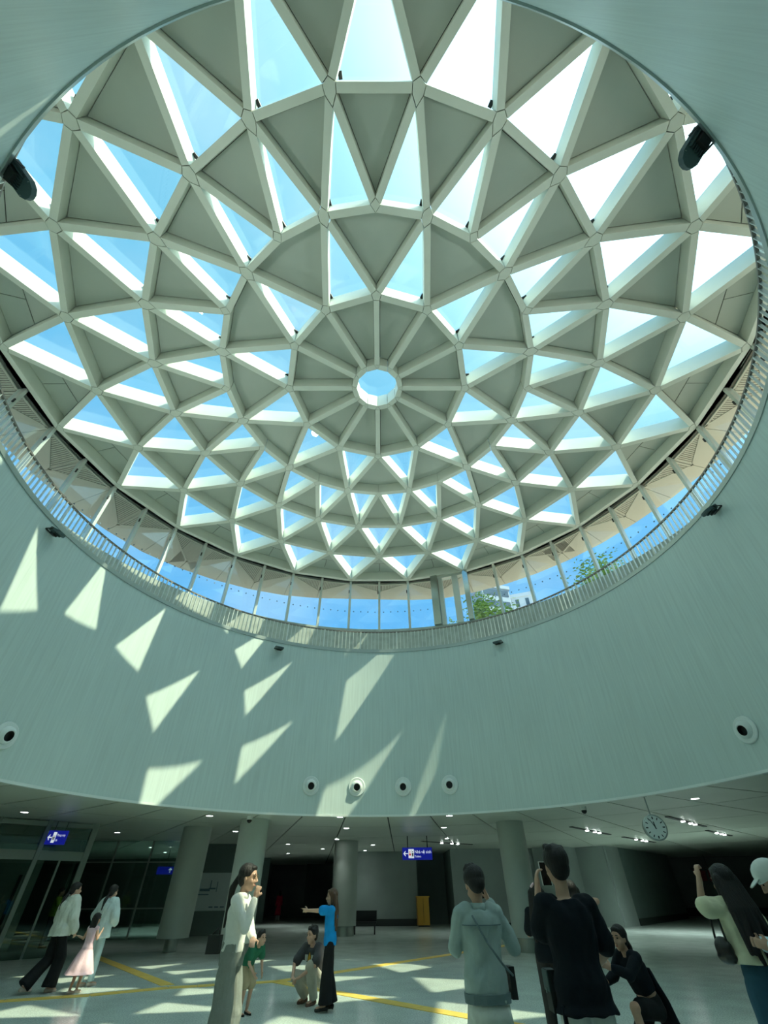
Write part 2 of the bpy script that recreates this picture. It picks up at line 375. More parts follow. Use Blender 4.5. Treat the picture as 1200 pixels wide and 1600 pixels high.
for t in pan:
    P = [nodes[k] for k in t]; pl = [(p.x, p.y) for p in P]
    obj('roof_deck', prism(pl, pz(pl, 0.64), pz(pl, 0.76)), M['deck'], dome)
    pl = inset(pl, HW+0.018)
    if len(t) == 3 and t[0][0] == 4:
        # outer panel: cross seam and radial seam
        apex = Vector(((nodes[t[0]]).x, (nodes[t[0]]).y)); pts = sorted([Vector(q) for q in pl], key=lambda q: (q-apex).length)
        ap, q1, q2 = pts; m1, m2 = ap.lerp(q1, 0.56), ap.lerp(q2, 0.56); n1, n2 = ap.lerp(q1, 0.575), ap.lerp(q2, 0.575)
        mm, qq = (n1+n2)/2, (q1+q2)/2; s = (q2-q1).normalized()*0.012
        for sub in ([ap, m1, m2], [n1, q1, qq-s, mm-s], [mm+s, qq+s, q2, n2]):
            obj('roof_panel', prism([tuple(x) for x in sub], pz(sub, 0.54), pz(sub, 0.57)), M['panel'], dome)
    else:
        obj('roof_panel', prism(pl, pz(pl, 0.54), pz(pl, 0.57)), M['panel'], dome)
# edge ring beam beyond ring 5 and gutter
gt = obj('trim_3', lathe([(RR[5]+0.10, ZN[5]+0.10), (RR[5]+0.10, ZN[5]+0.6), (RR[5]+0.75, ZN[5]+0.6), (RR[5]+0.75, ZN[5]+0.10)], 96, close=True), M['eave_dark']); tag(gt, kind='structure')

# ---- eave soffit outside the glazing
eave = empty('ceiling_eave'); tag(eave, kind='structure')
ZE = ZN[5]-0.02; RI = RR[5]+0.42
def eave_r(az):   # outer edge (metres) measured at several azimuths
    pts = [(-180, 16.6), (-95, 16.6), (-75, 17.0), (-50, 17.5), (-25, 16.9), (-8, 16.15), (0, 16.1), (15, 16.6), (35, 16.4), (60, 16.2), (90, 16.4), (180, 16.6)]
    for (a, r), (b, s) in zip(pts, pts[1:]):
        if a <= az <= b: return r+(s-r)*(az-a)/(b-a)
    return 16.6
for i in range(24):
    a0 = -180+7.5+15*i; a1 = a0+15; am = a0+7.5
    w180 = lambda a: (a+180) % 360-180
    ro = lambda a: eave_r(w180(a))
    inn0, inn1, innm = Vector(pol(RI, a0)), Vector(pol(RI, a1)), Vector(pol(RI, am))
    am_r = ro(am)-0.9
    apex = Vector(pol(am_r, am))
    o0, o1, om = Vector(pol(ro(a0), a0)), Vector(pol(ro(a1), a1)), Vector(pol(ro(am), am))
    prv = Vector(pol(ro(a0-7.5)-0.9, a0-7.5)); nxt = Vector(pol(ro(a1+7.5)-0.9, a1+7.5))
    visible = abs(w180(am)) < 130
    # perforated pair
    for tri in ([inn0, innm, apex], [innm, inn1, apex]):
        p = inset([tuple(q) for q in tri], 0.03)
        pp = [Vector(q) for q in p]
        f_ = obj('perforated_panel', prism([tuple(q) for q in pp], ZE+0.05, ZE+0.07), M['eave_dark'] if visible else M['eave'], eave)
        if not visible: continue
        # slats: strips running radially, clipped to the triangle
        cen = sum(pp, Vector((0, 0)))/3; rd = Vector(pol(1, am)); td = Vector((rd.y, -rd.x))
        inn = inset([tuple(q) for q in pp], 0.07); parts = []
        if area2(inn) < 0: inn = inn[::-1]
        s = -1.3
        while s < 1.3:
            o = cen+td*s; ts = []
            lo, hi = -9, 9
            for j in range(3):
                P0, P1 = Vector(inn[j]), Vector(inn[(j+1) % 3]); e_ = P1-P0; nn = Vector((-e_.y, e_.x)); dd = nn.dot(rd); vv = nn.dot(P0-o)
                if abs(dd) < 1e-9: continue
                if dd > 0: lo = max(lo, vv/dd)
                else: hi = min(hi, vv/dd)
            if hi-lo > 0.05:
                c = o+rd*((lo+hi)/2); parts.append(box((c.x, c.y, ZE+0.035), (0.055, hi-lo, 0.03), -math.radians(am)))
            s += 0.10
        # border frame
        for j in range(3):
            P0, P1 = pp[j], pp[(j+1) % 3]; c = (P0+P1)/2; dvec = P1-P0
            parts.append(box((c.x, c.y, ZE+0.03), (dvec.length, 0.09, 0.04), math.atan2(dvec.y, dvec.x)))
        if parts: tag(obj('slat_grille', join(*parts), M['eave'], f_), kind='stuff')
    for tri in ([inn0, apex, om, o0], [inn1, o1, om, apex]):
        p = inset([tuple(q) for q in tri], 0.012)
        obj('eave_panel', prism(p, ZE+0.02, ZE+0.06), M['eave'], eave)
er = []
for i in range(96):
    a = -180+3.75*i; er.append((a, eave_r(a)))
v = []; f = []
for a, r in er:
    for R_, z in ((RR[5]+0.3, ZE+0.08), (r+0.02, ZE+0.08), (r+0.02, ZE+0.5), (RR[5]+0.3, ZE+0.6)): x, y = pol(R_, a); v.append(Vector((x, y, z)))
for i in range(96):
    j = (i+1) % 96
    for q in range(4): w = (q+1) % 4; f.append((i*4+q, i*4+w, j*4+w, j*4+q))
obj('eave_roof', (v, f), M['eave_dark'], eave)

# ---- deck around the opening, concrete upstand, ground outside
ZD = ZT+0.02; ZG = 1.92*U+CH; RF = 2.35*U
dk = obj('trim_4', lathe([(RT+0.02, ZD-0.25), (RT+0.02, ZD), (RF+0.3, ZD), (RF+0.3, ZD-0.25)], 96, close=True), M['conc']); tag(dk, kind='structure')
kb = obj('wall_upstand', lathe([(RF-0.25, ZD), (RF-0.25, ZG), (RF+0.25, ZG), (RF+0.25, ZD)], 144, close=True), M['conc']); tag(kb, kind='structure')
v, f = annulus_square(RF+0.2, 150, ZG-0.4, ZG-0.05)
gd = obj('ground', (v, f), M['ground']); tag(gd, kind='structure')
# ---- curved glazing
fac = empty('window_1'); tag(fac, kind='structure')
ZH = ZN[5]+0.12
obj('head_rail', lathe([(RF-0.16, ZH-0.02), (RF-0.16, ZH+0.25), (RF+0.16, ZH+0.25), (RF+0.16, ZH-0.02)], 96, close=True), M['mullion'], fac)
obj('sill_rail', lathe([(RF-0.10, ZG), (RF-0.10, ZG+0.06), (RF+0.10, ZG+0.06), (RF+0.10, ZG)], 96, close=True), M['mullion'], fac)
for i in range(48):
    a = 7.5*i; x, y = pol(RF, a)
    o = obj('mullion', box((x, y, (ZG+ZH)/2), (0.13, 0.30, ZH-ZG), -math.radians(a)), M['mullion'], fac)
    x2, y2 = pol(RF-0.16, a-0.35)
    obj('pivot_clip', box((x2, y2, ZG+(ZH-ZG)*0.74), (0.05, 0.06, 0.20), -math.radians(a)), M['black'], o)
    am = a+3.75; Rm = RF*math.cos(math.radians(3.75)); x, y = pol(Rm, am); wd = 2*RF*math.sin(math.radians(3.75))-0.1
    if 13 < am < 22: continue
    g = obj('glass_pane', box((x, y, (ZG+ZH)/2), (wd, 0.02, ZH-ZG-0.04), -math.radians(am)), M['fglass'], fac)
    if abs((am+180) % 360-180) < 80:
        ds = []
        for k in range(4):
            t = (k-1.5)/4*wd; c = Vector((x, y, ZG+(ZH-ZG)*0.36))+Vector((math.cos(math.radians(am)), -math.sin(math.radians(am)), 0))*t-Vector((*pol(0.02, am), 0))
            ds.append(box(c, (0.06, 0.012, 0.06), -math.radians(am)))
        obj('safety_dots', join(*ds), M['ink'], g)
# ---- steel portal in the glazing
dp = empty('door_1', (*pol(RF-0.25, 18.6), ZG), -math.radians(18.6)); tag(dp, kind='structure')
hh = ZH-ZG
obj('post', box((-0.98, 0, hh/2), (0.42, 0.5, hh)), M['inox'], dp); obj('post', box((-0.62, 0.1, hh/2), (0.24, 0.3, hh)), M['mullion'], dp)
obj('post', box((0.98, 0, hh/2), (0.30, 0.5, hh)), M['inox'], dp); obj('post', box((0.30, 0.1, hh/2), (0.36, 0.3, hh)), M['mullion'], dp)
obj('door_pane', box((-0.20, 0.1, hh/2), (0.62, 0.02, hh-0.5)), M['fglass'], dp); obj('side_pane', box((0.66, 0.1, hh/2), (0.34, 0.02, hh)), M['fglass'], dp)
obj('header', box((0, 0.1, hh-0.14), (2.1, 0.34, 0.28)), M['mullion'], dp)

# ---- railing round the opening: one baluster per degree
rl = empty('guard_rail', (0, 0, ZD)); tag(rl, 'circular steel guard railing around the big round opening', 'railing')
RR_ = 10.02; HR = 1.574*U+CH-ZD
obj('handrail', lathe([(RR_-0.03, HR-0.035), (RR_-0.03, HR+0.015), (RR_+0.03, HR+0.015), (RR_+0.03, HR-0.035)], 180, close=True), M['rail'], rl)
obj('bottom_rail', lathe([(RR_-0.02, 0.10), (RR_-0.02, 0.14), (RR_+0.02, 0.14), (RR_+0.02, 0.10)], 180, close=True), M['rail'], rl)
bm_ = bpy.data.meshes.new('baluster'); vf = box((0, 0, (HR+0.05)/2), (0.022, 0.06, HR-0.08)); bm_.from_pydata([tuple(p) for p in vf[0]], [], vf[1]); bm_.materials.append(M['bal'])
rest = []
for i in range(360):
    a = -180+i
    if abs(a+0.5) > 150: x, y = pol(RR_, a); rest.append(box((x, y, (HR+0.05)/2), (0.022, 0.06, HR-0.08), -math.radians(a))); continue
    o = bpy.data.objects.new('baluster', bm_); COL.objects.link(o); o.location = (*pol(RR_, a), 0); o.rotation_euler = (0, 0, -math.radians(a)); o.parent = rl
tag(obj('rear_balusters', join(*rest), M['bal'], rl), kind='stuff')
for i in range(36):
    a = -180+10*i+5; x, y = pol(RR_, a); obj('rail_post', box((x, y, HR/2), (0.05, 0.08, HR-0.03), -math.radians(a)), M['bal'], rl)

# ---- floodlights under the rim
flood_lab = {-87: 'small dark floodlight on the left wall just under the railing', -27.1: 'small dark floodlight under the rim left of the centre, above the sun patches',
 32.7: 'small dark floodlight under the rim below the tree', 92.3: 'dark floodlight on the right wall just under the railing',
 -144: 'large black floodlight at the upper left edge of the opening, seen close', 148.4: 'large black floodlight at the upper right edge of the opening, seen close'}
for az, lab in flood_lab.items():
    near = abs(az) > 120; R_ = 9.60 if near else 9.50; zz_ = 10.04 if near else 9.52
    e_ = empty('floodlight', (*pol(R_, az), zz_), -math.radians(az)+PI); tag(e_, lab, 'floodlight', 'floodlights around the rim of the opening')
    e_.scale = (0.74,)*3 if near else (0.66,)*3
    # local +y points to the axis of the hall; the lamp tips up and inwards
    T = Matrix.Rotation(math.radians(-28), 4, 'X')
    prof = [(-0.24, -0.22), (0.24, -0.22), (0.24, 0.26), (0.17, 0.38), (0.06, 0.43), (-0.06, 0.43), (-0.17, 0.38), (-0.24, 0.26)]
    body = prism(prof, -0.06, 0.06); obj('housing', xf(body, T @ Matrix.Translation((0, 0.02, 0))), M['flood'], e_)
    fins = join(*[box((x, -0.02, -0.09), (0.015, 0.40, 0.06)) for x in [-0.18+0.06*k for k in range(7)]]); obj('cooling_fins', xf(fins, T), M['flood'], e_)
    obj('driver_box', xf(box((0, -0.02, -0.15), (0.28, 0.20, 0.10)), T), M['black'], e_)
    obj('lens', xf(box((0, 0.10, 0.065), (0.40, 0.46, 0.012)), T), M['bglass'], e_)
    obj('bracket', join(box((-0.27, -0.16, 0), (0.02, 0.36, 0.06)), box((0.27, -0.16, 0), (0.02, 0.36, 0.06)), box((0, -0.33, 0), (0.56, 0.03, 0.06))), M['black'], e_)
    fl_d = bpy.data.lights.new('floodlight_lamp', 'SPOT'); fl_d.energy = 150; fl_d.spot_size = 2.2; fl_d.spot_blend = 1.0; fl_d.shadow_soft_size = 0.25; fl_d.color = (0.90, 1.0, 0.93)
    fo = bpy.data.objects.new('lamp', fl_d); COL.objects.link(fo); fo.parent = e_; fo.location = T @ Vector((0, 0.10, 0.12)); fo.rotation_euler = Vector((0, -0.75, -1)).to_track_quat('Z', 'Y').to_euler()
    obj('screws', join(*[xf(ball((x, y, -0.065), 0.012, 6, 4), T) for x in (-0.2, 0.2) for y in (-0.1, 0.1, 0.28)]), M['inox'], e_)

# ---- air nozzles in the drum wall
def wallR(z): return RB+(RT-RB)*(z-ZB)/(ZT-ZB)
noz = [(-15.3, 'round white air nozzle, leftmost of the four in the middle of the wall'), (-4.9, 'round white air nozzle with sunlight on it, second of the four in the middle'),
       (5.7, 'round white air nozzle, third of the four in the middle of the wall'), (16.3, 'round white air nozzle, rightmost of the four in the middle of the wall'),
       (76.8, 'round white air nozzle alone at the right edge of the wall'), (-76.2, 'round white air nozzle alone at the left edge of the wall')]
slope = math.atan2(RT-RB, ZT-ZB)
for az, lab in noz:
    z = 4.46; e_ = empty('air_nozzle', (*pol(wallR(z), az), z), -math.radians(az)+PI); tag(e_, lab, 'air nozzle', 'air nozzles in the wall')
    e_.rotation_euler = (Matrix.Rotation(-math.radians(az)+PI, 3, 'Z') @ Matrix.Rotation(slope, 3, 'X')).to_euler()
    Ry = Matrix.Rotation(-PI/2, 4, 'X')   # lathe z axis -> +y (into the hall)
    obj('flange', xf(lathe([(0.20, 0.0), (0.30, 0.0), (0.31, 0.02), (0.30, 0.045), (0.27, 0.055), (0.255, 0.04), (0.24, 0.05), (0.20, 0.05)], 40, close=True), Ry), M['white'], e_, True)
    T = Matrix.Translation((0, 0.0, 0)) @ Matrix.Rotation(math.radians(-14), 4, 'X') @ Ry
    prof = [(0.115, 0.14)]+[(0.215*math.sin(t), 0.19*math.cos(t)) for t in [0.62+0.12*k for k in range(9)]]
    ob = obj('ball_jet', xf(lathe(prof, 32), T), M['white'], e_, True)
    obj('jet_throat', xf(join(lathe([(0.115, 0.14), (0.10, 0.02)], 24), cyl((0, 0, 0.02), (0, 0, 0.03), 0.115, n=24)), T), M['black'], ob)

# ---- trees and buildings outside
def tree(loc, h, r, lab, seed, n=1500):
    rnd = random.Random(seed); e_ = empty('tree', loc); tag(e_, lab, 'tree', 'trees outside the glazing')
    br = [capsule((0, 0, 0), (0.1, 0, h*0.6), 0.16, 0.09, 8)]; tips = []
    for k in range(9):
        a = rnd.uniform(0, 6.28); zz = h*rnd.uniform(0.35, 0.62); tip = Vector((math.cos(a)*r*rnd.uniform(.5, .9), math.sin(a)*r*rnd.uniform(.5, .9), h*rnd.uniform(.62, .95)))
        br.append(capsule((0.05, 0, zz), tip, 0.06, 0.02, 6)); tips.append(tip)
    obj('trunk', join(*br), M['bark'], e_, True)
    V = []; F = []
    for k in range(n):
        c = rnd.choice(tips)+Vector((rnd.gauss(0, r*.27), rnd.gauss(0, r*.27), rnd.gauss(0, h*.07)))
        q = Matrix.Rotation(rnd.uniform(0, 6.3), 3, 'Z') @ Matrix.Rotation(rnd.uniform(-.9, .9), 3, 'X'); s = rnd.uniform(.13, .26)
        b = len(V); V += [c+q @ Vector(p) for p in ((-s, 0, 0), (0, -s*.45, .03), (s, 0, -.04), (0, s*.45, .03))]; F.append((b, b+1, b+2, b+3))
    tag(obj('foliage', (V, F), M['leaf'], e_), kind='stuff')
tree((19.6, 23.6, ZG-0.05), 11.6, 2.9, 'tall green leafy tree outside the glazing on the right', 3, 2400)
tree((10.6, 27.2, ZG-0.05), 8.9, 2.2, 'bushy green tree outside right of the steel portal', 5, 1800)
tree((27.5, 17.5, ZG-0.05), 10.5, 2.6, 'green tree outside at far right behind the railing', 8, 1600)
tree((7.2, 27.6, ZG-0.05), 7.6, 0.9, 'thin green tree seen through the steel portal', 11, 350)
def building(loc, s, rz, mw, lab, nx, nz, ww=.6):
    e_ = empty('building', loc, rz); tag(e_, lab, 'building'); obj('wall', box((0, 0, s[2]/2), s), M[mw], e_); obj('parapet', box((0, 0, s[2]+0.3), (s[0]+0.3, s[1]+0.3, 0.6)), M[mw], e_)
    for i in range(nx):
        for k in range(nz):
            x = -s[0]/2+(i+.5)*s[0]/nx; z = s[2]*(k+.6)/nz
            obj('window', box((x, -s[1]/2-0.01, z), (s[0]/nx*ww, 0.10, s[2]/nz*.5)), M['bglass'], e_)
    return e_
b1 = building((17.0, 49.0, ZG-.05), (4.6, 5, 23.2), 0.25, 'bgrey', 'grey high-rise with horizontal bands outside right of the portal', 1, 12, .9)
b2 = building((22.8, 50.5, ZG-.05), (3.0, 5, 22.6), -0.35, 'bwhite', 'white narrow high-rise beside the grey one', 2, 9, .35)
b3 = building((28.6, 53.5, ZG-.05), (4.5, 5, 16.5), 0.0, 'bwhite', 'low white building right of the white high-rise', 3, 5, .5)
b4 = building((12.5, 60.0, ZG-.05), (9.0, 5, 21.0), 0.1, 'bgrey', 'low grey building behind the bushy tree', 5, 6, .5)

# ================================================================== UNDER THE CEILING
def column(x, y, lab, r=0.52, k=0.86):
    e_ = empty('column', (x, y, 0)); tag(e_, lab, 'column', 'round columns of the hall')
    obj('shaft', lathe([(r, 0.36), (r, ZB-0.0)], 40), M['column'], e_, True); obj('shaft_underside', cyl((0, 0, 0.355), (0, 0, 0.37), r, n=40), M['column'], e_)
    obj('steel_base', cyl((0, 0, 0), (0, 0, 0.36), r*k, n=32), M['inox'], e_, False)
    return e_
column(-4.62, 10.35, 'round pale column left of centre behind the woman in grey trousers')
c2 = column(5.22, 11.6, 'round pale column between the denim man and the man in black')
column(-7.55, 12.75, 'round pale column on the left beside the notice board', 0.56, 0.42)
column(-1.75, 19.5, 'round dim column behind the woman in the blue top', 0.60)
# ---- dark walls and shopfront
def wall(name, p0, p1, z0, z1, m, th=0.2):
    d = Vector((p1[0]-p0[0], p1[1]-p0[1])); c = ((p0[0]+p1[0])/2, (p0[1]+p1[1])/2, (z0+z1)/2)
    o = obj(name, box(c, (d.length, th, z1-z0), math.atan2(d.y, d.x)), m); tag(o, kind='structure'); return o
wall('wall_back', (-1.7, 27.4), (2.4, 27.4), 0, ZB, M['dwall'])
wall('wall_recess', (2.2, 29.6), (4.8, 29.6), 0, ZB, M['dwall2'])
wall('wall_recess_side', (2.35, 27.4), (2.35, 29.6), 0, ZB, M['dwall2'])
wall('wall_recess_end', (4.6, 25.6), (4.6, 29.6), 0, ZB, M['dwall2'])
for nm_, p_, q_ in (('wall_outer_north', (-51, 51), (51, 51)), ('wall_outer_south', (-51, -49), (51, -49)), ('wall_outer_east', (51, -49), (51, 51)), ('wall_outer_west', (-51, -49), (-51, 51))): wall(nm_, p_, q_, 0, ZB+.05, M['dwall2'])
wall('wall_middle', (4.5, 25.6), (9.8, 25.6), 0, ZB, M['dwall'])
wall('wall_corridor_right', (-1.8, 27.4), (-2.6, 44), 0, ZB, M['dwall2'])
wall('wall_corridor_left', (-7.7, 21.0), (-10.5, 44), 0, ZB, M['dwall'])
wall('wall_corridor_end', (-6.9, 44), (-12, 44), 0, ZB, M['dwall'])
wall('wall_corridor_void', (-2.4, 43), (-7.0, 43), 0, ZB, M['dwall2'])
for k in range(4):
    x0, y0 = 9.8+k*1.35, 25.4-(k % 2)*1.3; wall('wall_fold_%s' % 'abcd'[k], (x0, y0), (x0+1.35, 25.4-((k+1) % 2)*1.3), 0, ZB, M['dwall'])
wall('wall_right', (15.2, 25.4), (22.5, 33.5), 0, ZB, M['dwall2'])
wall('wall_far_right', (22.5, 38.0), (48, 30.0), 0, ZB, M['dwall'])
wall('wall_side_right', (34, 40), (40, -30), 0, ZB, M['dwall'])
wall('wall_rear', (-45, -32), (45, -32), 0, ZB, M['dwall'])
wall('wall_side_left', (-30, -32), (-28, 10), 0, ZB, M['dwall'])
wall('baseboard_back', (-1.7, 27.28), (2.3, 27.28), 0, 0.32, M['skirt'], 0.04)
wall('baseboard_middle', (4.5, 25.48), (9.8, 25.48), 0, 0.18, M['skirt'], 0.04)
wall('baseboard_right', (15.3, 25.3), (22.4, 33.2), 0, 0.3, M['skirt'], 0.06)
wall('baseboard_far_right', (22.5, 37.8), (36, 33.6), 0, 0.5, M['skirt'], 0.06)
wall('trim_6', (-2.45, 20.0), (-2.30, 20.0), 0, ZB, M['column'], 0.2)
# wall with dark glass band and the notice board, left of the column
wall('wall_notice', (-9.9, 20.35), (-7.6, 20.95), 0, ZB, M['dwall2'])
bd = empty('notice_board', (-8.85, 20.48, 0.90), 0.27); tag(bd, 'large pale grey notice board with faint blue brush lettering by the column', 'notice board')
obj('panel', box((0, 0, 0.74), (2.15, 0.05, 1.48)), M['board'], bd)
obj('brush_mark', xf(join(box((-0.30, -0.035, 0.80), (0.5, 0.012, 0.10), 0), box((0.05, -0.035, 0.85), (0.35, 0.012, 0.06)), box((-0.05, -0.035, 1.0), (0.05, 0.012, 0.35)), box((0.28, -0.035, 0.92), (0.04, 0.012, 0.40)), box((-0.35, -0.035, 0.62), (0.55, 0.012, 0.04))), Matrix.Identity(4)), M['ink'], bd)
obj('caption', join(*[box((0.15+0.28*k, -0.035, 0.14), (0.20, 0.012, 0.05)) for k in range(3)]), M['ink'], bd)
# shopfront: glazed wall on the left
def shopfront(name, pts_, mull, tr_z, lab_kind):
    e_ = empty(name); tag(e_, kind='structure')
    for (p0, p1, solid) in pts_:
        d = Vector((p1[0]-p0[0], p1[1]-p0[1])); rz = math.atan2(d.y, d.x); c = ((p0[0]+p1[0])/2, (p0[1]+p1[1])/2)
        obj('glass_pane', box((c[0], c[1], ZB/2), (d.length, 0.03, ZB)), M['sglass'], e_).rotation_euler = (0, 0, 0)
    return e_
sf = empty('window_2'); tag(sf, kind='structure')
A0, A1 = Vector((-15.6, 6.9)), Vector((-11.05, 11.3)); dA = (A1-A0); rzA = math.atan2(dA.y, dA.x)
nA = 4
for k in range(nA+1):
    p = A0+dA*(k/nA); obj('frame_post', box((p.x, p.y, ZB/2), (0.20 if k in (nA,) else 0.14, 0.16, ZB), rzA), M['frame'], sf)
for k in range(nA):
    p = A0+dA*((k+.5)/nA); w = dA.length/nA-0.16
    obj('glass_pane', box((p.x, p.y, 1.24), (w, 0.03, 2.48), rzA), M['sglass'], sf)
    obj('transom', box((p.x, p.y, 2.60), (w, 0.12, 0.26), rzA), M['frame'], sf)
    obj('glass_pane', box((p.x, p.y, 3.08), (w, 0.03, 0.68), rzA), M['sglass'], sf)
    obj('head_band', box((p.x, p.y, 3.50), (w, 0.14, 0.14), rzA), M['frame'], sf)
    if k % 2: obj('door_stile', box((p.x, p.y, 1.24), (0.07, 0.06, 2.48), rzA), M['frame'], sf)
sg = empty('window_3'); tag(sg, kind='structure')
B0, B1 = Vector((-15.2, 18.2)), Vector((-9.9, 18.6)); dB = B1-B0; rzB = math.atan2(dB.y, dB.x)
for k in range(4):
    p = B0+dB*(k/3); obj('frame_post', box((p.x, p.y, ZB/2), (0.07, 0.10, ZB), rzB), M['frame'], sg)
for k in range(3):
    p = B0+dB*((k+.5)/3); obj('glass_pane', box((p.x, p.y, ZB/2), (dB.length/3-.08, 0.03, ZB-.02), rzB), M['sglass'], sg)
obj('handle_rail', box(((B0.x+B1.x)/2, (B0.y+B1.y)/2-.08, 1.05), (dB.length, 0.04, 0.05), rzB), M['frame'], sg)
obj('handle_rail', box(((B0.x+B1.x)/2, (B0.y+B1.y)/2-.08, 2.75), (dB.length, 0.04, 0.04), rzB), M['frame'], sg)
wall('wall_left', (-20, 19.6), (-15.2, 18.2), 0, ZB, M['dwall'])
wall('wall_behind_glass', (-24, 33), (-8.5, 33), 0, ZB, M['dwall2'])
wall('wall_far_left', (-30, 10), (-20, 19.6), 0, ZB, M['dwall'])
# elevator-like panel behind the left glazing
ev = empty('door_2', (-14.6, 12.6, 0), rzA); tag(ev, kind='structure')
obj('surround', box((0, 0, 1.55), (2.2, 0.2, 3.1)), M['column'], ev); obj('leaf', box((-0.35, -0.12, 1.1), (0.12, 0.03, 2.1)), M['skirt'], ev); obj('leaf', box((0.5, -0.12, 1.1), (0.10, 0.03, 2.1)), M['skirt'], ev)

# ---- yellow tactile strips on the floor
def strip(path, lab, w=0.30):
    e_ = empty('tactile_strip', (path[0][0], path[0][1], 0)); tag(e_, lab, 'floor strip', 'yellow strips on the floor'); base = Vector((path[0][0], path[0][1], 0))
    for p, q in zip(path, path[1:]):
        p, q = Vector(p), Vector(q); d = q-p; n = max(1, round(d.length/0.60)); rz = math.atan2(d.y, d.x)
        for k in range(n):
            c = p+d*((k+.5)/n); obj('tile', box((c.x-base.x, c.y-base.y, 0.002), (d.length/n-.008, w, 0.010), rz), M['yellow'], e_)
strip([(-9.5, 2.35), (-7.3, 3.45), (-5.9, 4.0), (-4.6, 4.85), (-2.3, 5.62)], 'yellow floor strip from the left edge to the squatting man')
strip([(-2.3, 5.62), (2.31, 10.93), (5.0, 14.1)], 'yellow floor strip running back to the right behind the blue-topped woman')
strip([(-9.9, 11.9), (-4.75, 5.2)], 'yellow floor strip running back to the left behind the girl in pink')
strip([(-2.33, 5.55), (1.26, 1.94), (3.6, -0.4)], 'yellow floor strip running to the feet of the denim-jacket man')

# ---- downlights
dl = [(-11.8, 8.0), (-6.0, 9.2), (-11.7, 14.4), (-6.4, 14.3), (-1.4, 9.75), (-1.4, 13.4), (-2.2, 18.3), (-5.2, 21.1), (2.6, 9.65), (2.8, 13.4), (-3.6, 24.6), (-6.4, 28.4), (-1.0, 26.3), (-0.4, 22.0), (9.7, 6.2), (3.5, 18.4), (-13.5, 22.5), (-11.2, 23.0), (-14.2, 26.5), (-10.8, 28.0), (-9.4, 25.0), (-12.4, 30.0)]
dlab = ['ceiling downlight at the far left edge', 'ceiling downlight left of the column, near the drum edge', 'ceiling downlight in front of the left glass wall', 'ceiling downlight beside the column left of centre',
 'ceiling downlight at the drum edge, middle left', 'ceiling downlight in the second row, middle left', 'ceiling downlight in the third row, above the dim column', 'ceiling downlight over the dark passage', 'ceiling downlight at the drum edge, middle right', 'ceiling downlight in the second row, above the restroom sign',
 'faint ceiling downlight deep in the passage', 'faintest ceiling downlight at the end of the passage', 'ceiling downlight close to the back wall', 'ceiling downlight just in front of the back wall', 'bright ceiling downlight on the right above the clock', 'ceiling downlight right of the restroom sign, far back']
dlab += ['ceiling downlight seen through the left glass wall, '+t for t in ('nearest to its left post', 'second in its front row', 'left of the middle, deep', 'deep beside the column', 'closest to the column', 'farthest back')]
dproto = None
for i, (x, y) in enumerate(dl):
    lab = dlab[i] if i < len(dlab) else 'small ceiling downlight seen through the left glass wall'
    if dproto is None:
        e_ = empty('downlight', (x, y, ZB)); obj('trim_ring', lathe([(0.10, -0.004), (0.135, -0.012), (0.135, 0.01), (0.10, 0.01)], 24, close=True), M['white'], e_); obj('lens', cyl((0, 0, -0.006), (0, 0, 0.01), 0.125, n=24), M['led'], e_); dproto = e_
    else:
        e_ = dproto.copy(); COL.objects.link(e_); e_.location = (x, y, ZB)
        for ch in dproto.children:
            c = ch.copy(); COL.objects.link(c); c.parent = e_
    tag(e_, lab, 'ceiling light', 'downlights' if i < 16 else 'downlights behind the left glass wall')
    if True:
        ld = bpy.data.lights.new('downlight_lamp', 'SPOT'); ld.energy = (150 if i in (10, 11) else 14) if i < 16 else 150; ld.spot_size = 1.7; ld.spot_blend = 0.8; ld.shadow_soft_size = 0.1; ld.color = (0.92, 1, 0.96)
        lo = bpy.data.objects.new('lamp', ld); COL.objects.link(lo); lo.parent = e_; lo.location = (0, 0, -0.03)
# slot lights on the right: black channel with two lamps each
slots = [((8.3, 13.4), (11.4, 16.9), 'black ceiling slot light right of the column, near'), ((12.6, 18.2), (15.9, 21.6), 'black ceiling slot light further back on the right'), ((10.9, 10.3), (14.3, 13.7), 'black ceiling slot light with four bright lamps behind the clock'), ((15.3, 15.3), (18.1, 18.0), 'black ceiling slot light at far right behind the clock'), ((2.3, 19.8), (5.4, 22.1), 'black ceiling slot light behind the restroom sign')]
for p, q, lab in slots:
    p, q = Vector(p), Vector(q); d = q-p; e_ = empty('slot_light', ((p.x+q.x)/2, (p.y+q.y)/2, ZB), math.atan2(d.y, d.x)); tag(e_, lab, 'ceiling light', 'black slot lights in the ceiling')
    obj('channel', box((0, 0, -0.01), (d.length, 0.16, 0.03)), M['black'], e_)
    sl = bpy.data.lights.new('slot_lamp', 'SPOT'); sl.energy = 380 if p.x > 12 else 90; sl.spot_size = 2.7; sl.spot_blend = 0.9; sl.shadow_soft_size = 0.2; sl.color = (0.85, 1, 0.96)
    so = bpy.data.objects.new('lamp', sl); COL.objects.link(so); so.parent = e_; so.location = (0, 0, -0.08)
    for t in (-0.12, 0.08, 0.2): obj('lamp_head', cyl((d.length*t, 0, -0.05), (d.length*t, 0, -0.02), 0.075, n=14), M['led'], e_)
# cctv domes
for (x, y, lab) in [(-4.62, 9.45, 'small dark dome camera in front of the left column'), (6.8, 7.7, 'white dome camera under the ceiling edge, right of centre')]:
    e_ = empty('dome_camera', (x, y, ZB)); tag(e_, lab, 'camera'); obj('mount', cyl((0, 0, -0.10), (0, 0, 0.0), 0.10, n=20), M['white'], e_)
    obj('dome', ball((0, 0, -0.11), 0.085, 16, 10), M['black'], e_, True)

